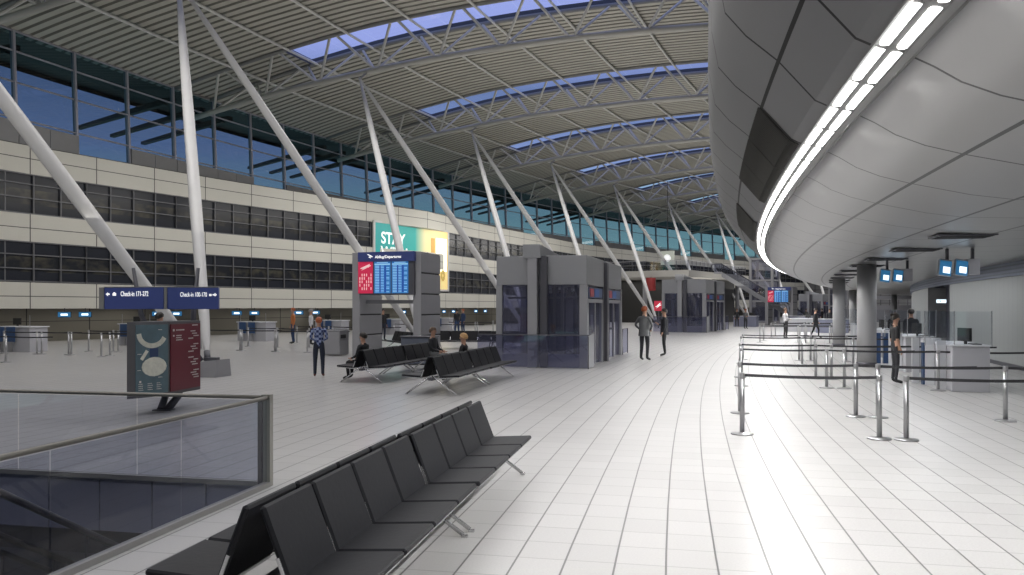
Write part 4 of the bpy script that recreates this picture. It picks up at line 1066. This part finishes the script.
# ------------------------------------------------------------------ PEOPLE
SKIN = mat('skin', (.45, .26, .18), .55)
def cloth(name, col, r=.8): return mat('cloth_'+name, col, r, 0, .12, 30)
def plaid():
    m = bpy.data.materials.new('cloth_plaid'); m.use_nodes = True; nt = m.node_tree; b = nt.nodes['Principled BSDF']
    tc = nt.nodes.new('ShaderNodeTexCoord'); ck = nt.nodes.new('ShaderNodeTexChecker'); ck.inputs['Scale'].default_value = 14
    ck.inputs['Color1'].default_value = (.03, .05, .16, 1); ck.inputs['Color2'].default_value = (.30, .36, .55, 1)
    nt.links.new(tc.outputs['Object'], ck.inputs['Vector']); nt.links.new(ck.outputs[0], b.inputs['Base Color']); b.inputs['Roughness'].default_value = .85
    return m
M_plaid = plaid()
def pose(kind, seed=0):
    """joints for a 1.75 m figure facing local -Y... facing +Y; x to its right."""
    J = {}
    def S(n, p, r): J[n] = (Vector(p), r)
    sit = kind == 'sit'
    hz = .50 if sit else .93
    S('pelvis', (0, 0, hz), (.155, .115)); S('belly', (0, .01, hz+.14), (.14, .105)); S('chest', (0, .0, hz+.34), (.165, .115)); S('collar', (0, -.01, hz+.49), (.11, .08))
    S('neck', (0, 0, hz+.55), (.056, .058)); S('jaw', (0, .02, hz+.615), (.068, .078)); S('skull', (0, .01, hz+.70), (.084, .102)); S('crown', (0, .0, hz+.765), (.055, .065))
    for sd, sx in (('r', 1), ('l', -1)):
        S('sh'+sd, (sx*.175, -.01, hz+.455), (.062, .06))
        if kind == 'stand': el, wr, hd = (sx*.20, -.03, hz+.19), (sx*.20, .05, hz-.05), (sx*.195, .075, hz-.13)
        elif kind == 'armsfront': el, wr, hd = (sx*.23, -.02, hz+.19), (sx*.13, .2, hz+.13), (sx*.05, .25, hz+.14)
        elif kind == 'hips': el, wr, hd = (sx*.30, -.06, hz+.20), (sx*.19, .06, hz+.06), (sx*.15, .10, hz+.02)
        elif kind == 'phone': el, wr, hd = ((sx*.24, 0, hz+.2), (sx*.12, .22, hz+.22), (sx*.06, .27, hz+.27)) if sx > 0 else ((sx*.225, -.03, hz+.19), (sx*.235, .05, hz-.05), (sx*.23, .075, hz-.13))
        elif kind == 'walk': el, wr, hd = (sx*.22, -.06*sx, hz+.19), (sx*.23, .02-.16*sx, hz-.03), (sx*.22, .05-.2*sx, hz-.1)
        else: el, wr, hd = (sx*.22, .06, hz+.18), (sx*.13, .28, hz+.10), (sx*.09, .36, hz+.09)
        S('el'+sd, el, (.043, .043)); S('wr'+sd, wr, (.028, .03)); S('hd'+sd, hd, (.038, .022))
        if sit:
            S('hip'+sd, (sx*.095, .02, hz-.01), (.09, .09)); S('kn'+sd, (sx*.11, .46, hz-.0), (.062, .06)); S('an'+sd, (sx*.11, .44+.03*sx, .10), (.04, .045)); S('toe'+sd, (sx*.12, .62+.03*sx, .045), (.04, .035))
        elif kind == 'walk':
            f = .22*sx
            S('hip'+sd, (sx*.09, 0, hz-.03), (.092, .098)); S('kn'+sd, (sx*.095, f*.6+.04, .50), (.06, .065)); S('an'+sd, (sx*.09, f-.06, .10), (.04, .045)); S('toe'+sd, (sx*.10, f+.12, .045), (.042, .035))
        else:
            S('hip'+sd, (sx*.09, 0, hz-.03), (.092, .098)); S('kn'+sd, (sx*.105, .02, .50), (.06, .065)); S('an'+sd, (sx*.11, -.03, .10), (.042, .048)); S('toe'+sd, (sx*.13, .15, .045), (.042, .035))
    E = [('pelvis', 'belly', 't'), ('belly', 'chest', 't'), ('chest', 'collar', 't'), ('collar', 'neck', 's'), ('neck', 'jaw', 's'), ('jaw', 'skull', 's'), ('skull', 'crown', 's')]
    for sd in 'rl': E += [('chest', 'sh'+sd, 't'), ('sh'+sd, 'el'+sd, 'a'), ('el'+sd, 'wr'+sd, 'f'), ('wr'+sd, 'hd'+sd, 's'), ('pelvis', 'hip'+sd, 'p'), ('hip'+sd, 'kn'+sd, 'p'), ('kn'+sd, 'an'+sd, 'p'), ('an'+sd, 'toe'+sd, 'o')]
    return J, E
BODY = {}
def body_mesh(kind, short):
    key = (kind, short)
    if key in BODY: return BODY[key]
    J, E = pose(kind); names = list(J); idx = {n: i for i, n in enumerate(names)}
    me = bpy.data.meshes.new('body'); me.from_pydata([tuple(J[n][0]) for n in names], [(idx[a], idx[c]) for a, c, _ in E], [])
    o = bpy.data.objects.new('body_tmp', me); C.objects.link(o)
    md = o.modifiers.new('s', 'SKIN'); md.use_smooth_shade = True; md.branch_smoothing = .3
    for i, n in enumerate(names):
        sv = me.skin_vertices[0].data[i]; sv.radius = J[n][1]; sv.use_root = (n == 'pelvis')
    sb = o.modifiers.new('u', 'SUBSURF'); sb.levels = 1; sb.render_levels = 1
    bpy.context.view_layer.update(); dg = bpy.context.evaluated_depsgraph_get()
    m2 = bpy.data.meshes.new_from_object(o.evaluated_get(dg)); C.objects.unlink(o); bpy.data.objects.remove(o)
    verts = [tuple(v.co) for v in m2.vertices]; faces = [tuple(p.vertices) for p in m2.polygons]; mats_ = []
    code = {'t': 0, 'a': 0, 'f': 1 if short else 0, 's': 1, 'p': 2, 'o': 3}
    segs = [(J[a][0], J[c][0], code[g]) for a, c, g in E]
    for f in faces:
        c = sum((Vector(verts[i]) for i in f), Vector())/len(f); best = None
        for A, B_, g in segs:
            d = B_-A; t = max(0, min(1, (c-A).dot(d)/max(d.dot(d), 1e-9))); dist = (A+d*t-c).length
            if best is None or dist < best[0]: best = (dist, g)
        mats_.append(best[1])
    b = MB(); b.v = verts; b.f = faces; b.m = mats_; b.uv = [None]*len(faces); b.smooth = [True]*len(faces)
    # fingers, nose, ears, eyes
    b.cur = 1
    for sd, sx in (('r', 1), ('l', -1)):
        h = J['hd'+sd][0]; w = J['wr'+sd][0]; d = (h-w).normalized(); side = d.cross(Vector((0, 0, 1)))
        side = Vector((1, 0, 0)) if side.length < .2 else side.normalized()
        nrm = d.cross(side).normalized()
        for i, L in enumerate((.062, .072, .068, .052)):
            p = h+d*.02+side*(i-1.5)*.017; b.path([p, p+d*L*.55, p+d*L*.85+nrm*.018*(1 if sx > 0 else -1)], [.009, .0085, .007], 6)
        p = h-d*.02+side*.035*sx; b.path([p, p+side*.02*sx+d*.03, p+side*.018*sx+d*.055], [.011, .010, .008], 6)
    sk = J['skull'][0]
    b.ell((sk.x, sk.y+.098, sk.z-.035), (.013, .018, .022), 6, 5)
    for sx in (-1, 1): b.ell((sk.x+sx*.078, sk.y-.01, sk.z-.03), (.01, .02, .03), 6, 5)
    b.cur = 4
    for sx in (-1, 1): b.ell((sk.x+sx*.03, sk.y+.088, sk.z-.005), (.011, .008, .007), 6, 4)
    b.ell((sk.x, sk.y+.088, sk.z-.075), (.022, .007, .005), 6, 4)
    BODY[key] = (b, sk); return BODY[key]
def person(x, y, face, height, kind, top, legs, shoes, hair, label, short=False, z=0., long_hair=False, bun=False, jacket=False, group=None):
    """face: world direction angle the figure looks to (0=+x)."""
    b, sk = body_mesh(kind, short)
    H0 = 1.725 if kind != 'sit' else 1.295
    sc = height/H0
    t = thing('person', label, 'person', (x, y, z), face-PI/2, group); t.scale = (sc*(.86 if bun else 1), sc*(.92 if bun else 1), sc)
    b.build('body', [top, SKIN, legs, shoes, M_rubber], t)
    h = MB(); h.ell((sk.x, sk.y-.016, sk.z+.010), (.100, .120, .100), 14, 8, Matrix.Rotation(.45, 3, 'X'), zmin=-.30)
    if long_hair: h.ell((sk.x, sk.y-.06, sk.z-.06), (.08, .055, .11), 10, 8)
    if bun: h.ell((sk.x, sk.y-.10, sk.z+.075), (.05, .05, .045), 10, 6)
    h.build('hair', hair, t)
    if jacket and kind != 'sit':
        j = MB(); hz = .93; n = 16
        prof = [(.185, .135, hz+.40), (.178, .135, hz+.2), (.185, .14, hz+.02), (.205, .155, hz-.14)]
        for rx, ry, zz in prof:
            for k in range(n): a = 2*PI*k/n; j.v.append((rx*math.cos(a), ry*math.sin(a), zz))
        for i in range(3):
            for k in range(n): q = (k+1) % n; j.face((i*n+k, i*n+q, (i+1)*n+q, (i+1)*n+k), None, True)
        j.build('jacket', top, t)
    return t
def on(r, s): p = P(r, s, 0); return p.x, p.y
H_or = mat('hair_red', (.35, .09, .03), .6); H_dk = mat('hair_dark', (.02, .015, .012), .5); H_bl = mat('hair_blond', (.50, .30, .13), .6); H_br = mat('hair_brown', (.09, .05, .03), .6); H_gr = mat('hair_grey', (.25, .24, .23), .6)
c_dk = cloth('charcoal', (.02, .021, .026)); c_gr = cloth('grey', (.14, .145, .15)); c_jn = cloth('dark_jeans', (.02, .025, .045)); c_wh = cloth('white', (.6, .6, .62)); c_bk = cloth('black', (.012, .012, .014)); c_bl = cloth('blue', (.025, .05, .12)); c_or = cloth('orange', (.5, .18, .06)); c_pl = cloth('pale', (.3, .3, .31))
s_br = mat('shoe_red_brown', (.14, .03, .02), .5); s_bk = mat('shoe_black', (.01, .01, .01), .4)
person(-5.24, 21.71, 1.75, 1.62, 'armsfront', M_plaid, c_jn, s_br, H_or, 'red-haired person in a blue plaid shirt and dark jeans standing left of the benches', long_hair=False)
person(4.66, 28.15, .9, 1.92, 'hips', c_gr, c_dk, s_bk, H_or, 'orange-haired person in a grey jacket and dark trousers standing beside the near lift block', jacket=True)
person(5.85, 30.71, 2.9, 1.84, 'phone', c_dk, c_bk, s_bk, H_dk, 'person in a black suit facing the grey-jacketed person beside the near lift block', jacket=True)
person(20.17, 69.09, -1.2, 1.75, 'armsfront', c_gr, c_dk, s_bk, H_or, 'distant person in a grey top standing below the foot of a white strut')
person(16.24, 47.5, .2, 1.84, 'armsfront', c_wh, c_bk, s_bk, H_br, 'person in a white shirt and black trousers standing within the far queue lanes')
person(18.6, 49.03, -.3, 1.82, 'walk', c_dk, c_bk, s_bk, H_dk, 'person in a dark suit walking right through the far queue lanes', jacket=True)
person(26.2, 66.0, -1.9, 1.75, 'stand', c_dk, c_dk, s_bk, H_dk, 'distant person in dark clothes standing behind the suited walker')
person(9.46, 19.75, -.05, 1.73, 'stand', c_bk, c_dk, s_bk, H_dk, 'person in a short-sleeved black top with dark bun waiting in the queue near the counters', short=True, bun=True)
person(13.47, 27.0, 1.2, 1.84, 'stand', c_dk, c_bk, s_bk, H_dk, 'person in a dark jacket behind the counter next to the round column', jacket=True)
x_, y_ = on(-6.9, 35.3); person(x_, y_, -1.7, 1.75, 'stand', c_bk, c_bk, s_bk, H_dk, 'person in black behind the counter beyond the round column')
def seatpos(r, s, off): p = P(r-off, s, 0); return p.x, p.y
x_, y_ = seatpos(7.9, 22.4, .36); person(x_, y_, -ang(22)-.1, 1.31, 'sit', c_dk, c_gr, s_bk, H_br, 'man in a dark suit with grey trousers sitting between the two bench rows', z=-.02)
x_, y_ = seatpos(5.27, 19.7, -.36); person(x_, y_, PI-ang(18), 1.24, 'sit', c_bk, c_bk, s_bk, H_bl, 'blond person in black seen from behind sitting on the middle bench row', z=-.02)
x_, y_ = seatpos(7.9, 19.3, -.36); person(x_, y_, PI-ang(18)-.2, 1.25, 'sit', c_dk, c_bk, s_bk, H_dk, 'dark-haired person in dark clothes sitting on the far side of the left bench row', z=-.02)
person(-8.9, 20.2, 1.2, 1.76, 'stand', c_bk, c_bk, s_bk, H_dk, 'dark-haired person in black standing hidden behind the map totem')
for (px, py, hh, tp, lg, hr, lab) in ((293, 344, 1.85, c_or, c_bl, H_or, 'person in an orange top at the check-in desks'), (311, 345, 1.8, c_wh, c_bk, H_gr, 'grey-haired person in white and black at the check-in desks'),
        (383, 341, 1.78, c_bk, c_jn, H_dk, 'person in black at the check-in desks seen through the display gateway'), (457, 337, 1.8, c_dk, c_bl, H_dk, 'person with blue trousers in the check-in area left of the near lift'),
        (463, 334, 1.75, c_bl, c_bl, H_or, 'person in blue beside another person left of the near lift')):
    z_ = EYE*800/(py-307); person((px-512)/800*z_, z_, random.uniform(0, 6), hh, 'stand', tp, lg, s_bk, hr, lab)
k_ = 0
for (px, py, tp) in ((797, 324, c_wh), (806, 326, c_dk), (822, 325, c_bk), (737, 327, c_dk), (795, 323, c_bk)):
    z_ = EYE*800/(py-307); k_ += 1; person((px-512)/800*z_, z_, random.uniform(0, 6), 1.75, 'stand', tp, c_bk, s_bk, H_dk, ['distant person in a white shirt at the end of the hall', 'distant person in charcoal beyond the suited walker', 'distant person in black near the round columns', 'distant person in charcoal beside the far escalator', 'distant person in black beside the one in a white shirt'][k_-1])

# ------------------------------------------------------------------ LIGHT
w = bpy.data.worlds.new('sky'); bpy.context.scene.world = w; w.use_nodes = True; nt = w.node_tree
bg = nt.nodes['Background']; tc = nt.nodes.new('ShaderNodeTexCoord'); sp = nt.nodes.new('ShaderNodeSeparateXYZ'); rp = nt.nodes.new('ShaderNodeValToRGB')
nt.links.new(tc.outputs['Generated'], sp.inputs[0]); nt.links.new(sp.outputs[2], rp.inputs[0]); nt.links.new(rp.outputs[0], bg.inputs[0])
els = rp.color_ramp.elements; els[0].position = 0.0; els[0].color = (.36, .60, .58, 1); els[1].position = .6; els[1].color = (.40, .48, .90, 1)
for p_, c_ in ((.05, (.55, .88, .86, 1)), (.11, (.34, .58, .66, 1)), (.18, (.25, .34, .62, 1)), (.26, (.15, .22, .42, 1)), (.31, (.34, .41, .80, 1))):
    e_ = els.new(p_); e_.color = c_
bg.inputs[1].default_value = 1.0
def area(name, r, s, h, sx, sy, power, col=(1, 1, 1), up=False, tilt=0.):
    l = bpy.data.lights.new(name, 'AREA'); l.shape = 'RECTANGLE'; l.size = sx; l.size_y = sy; l.energy = power; l.color = col
    o = bpy.data.objects.new(name, l); C.objects.link(o); o.location = P(r, s, h); o.rotation_euler = (PI if up else 0, tilt, -ang(s)); return o
for k in range(-2, 10):
    q = S1+GRID*(k-1)+GRID/2
    area('hall_fill', 13, q, 14.0, 22, 3.0, 1080, (1, .975, .94))  # added fill area under the roof, no fixture here
    area('hall_up_fill', 8, q, 4.2, 14, 8, 330, (1, .96, .88), up=True)  # added upward fill to light the deck, no fixture
for k in range(-2, 34):
    q = 7.30+.53+2.12*k
    l = bpy.data.lights.new('trough_lamp', 'SPOT'); l.energy = 350; l.spot_size = math.radians(150); l.spot_blend = .6; l.shadow_soft_size = .04; l.color = (1, .99, .97)
    o = bpy.data.objects.new('trough_lamp', l); C.objects.link(o); o.location = P(-1.91, q, 4.055)
area('pit_fill', 8, 3, -.7, 5, 6, 170, (.8, .87, 1))  # added fill to lift the fascia inside the opening
area('counter_fill', -7.5, 18, 3.15, 1.5, 12, 75, (.95, .97, 1)); area('counter_fill', -7.5, 34, 3.15, 1.5, 14, 160, (.95, .97, 1)); area('counter_fill', -7, 56, 3.1, 1.5, 20, 220, (.95, .97, 1))  # added fills to brighten the right wall and counters
for k in range(6):
    q = 22+12*k; area('facade_fill', 24, q+2, 9.0, 1.2, 11, 170, (1, .96, .88), tilt=.95)  # added fill aimed to brighten the cream front
    area('recess_fill', rf(q)+1.6, q, 1.78, 1.0, 11, 45, (1, .97, .9))  # added to brighten the dark recess, no lamp modelled there
area('mezzanine_fill', 21, 88, 5.0, 12, 5, 420, (1, .97, .93)); area('end_fill', 6, 108, 6.0, 8, 8, 300)  # added fills under the mezzanine and at the hall end

# ------------------------------------------------------------------ CAMERA
cam = bpy.data.cameras.new('camera'); co = bpy.data.objects.new('camera', cam); C.objects.link(co)
co.location = (0, 0, EYE); co.rotation_euler = (PI/2, 0, 0); cam.sensor_width = 36; cam.lens = 36*800/1024; cam.shift_y = (307-287.5)/1024
cam.clip_start = .05; cam.clip_end = 600
sc = bpy.context.scene; sc.camera = co
sc.view_settings.view_transform = 'Standard'; sc.view_settings.look = 'None'; sc.view_settings.exposure = 0
sc.cycles.max_bounces = 7; sc.cycles.diffuse_bounces = 3; sc.cycles.glossy_bounces = 3; sc.cycles.transparent_max_bounces = 12
sc.cycles.use_denoising = True; sc.cycles.sample_clamp_indirect = 4
sc.cycles.caustics_reflective = False; sc.cycles.caustics_refractive = False
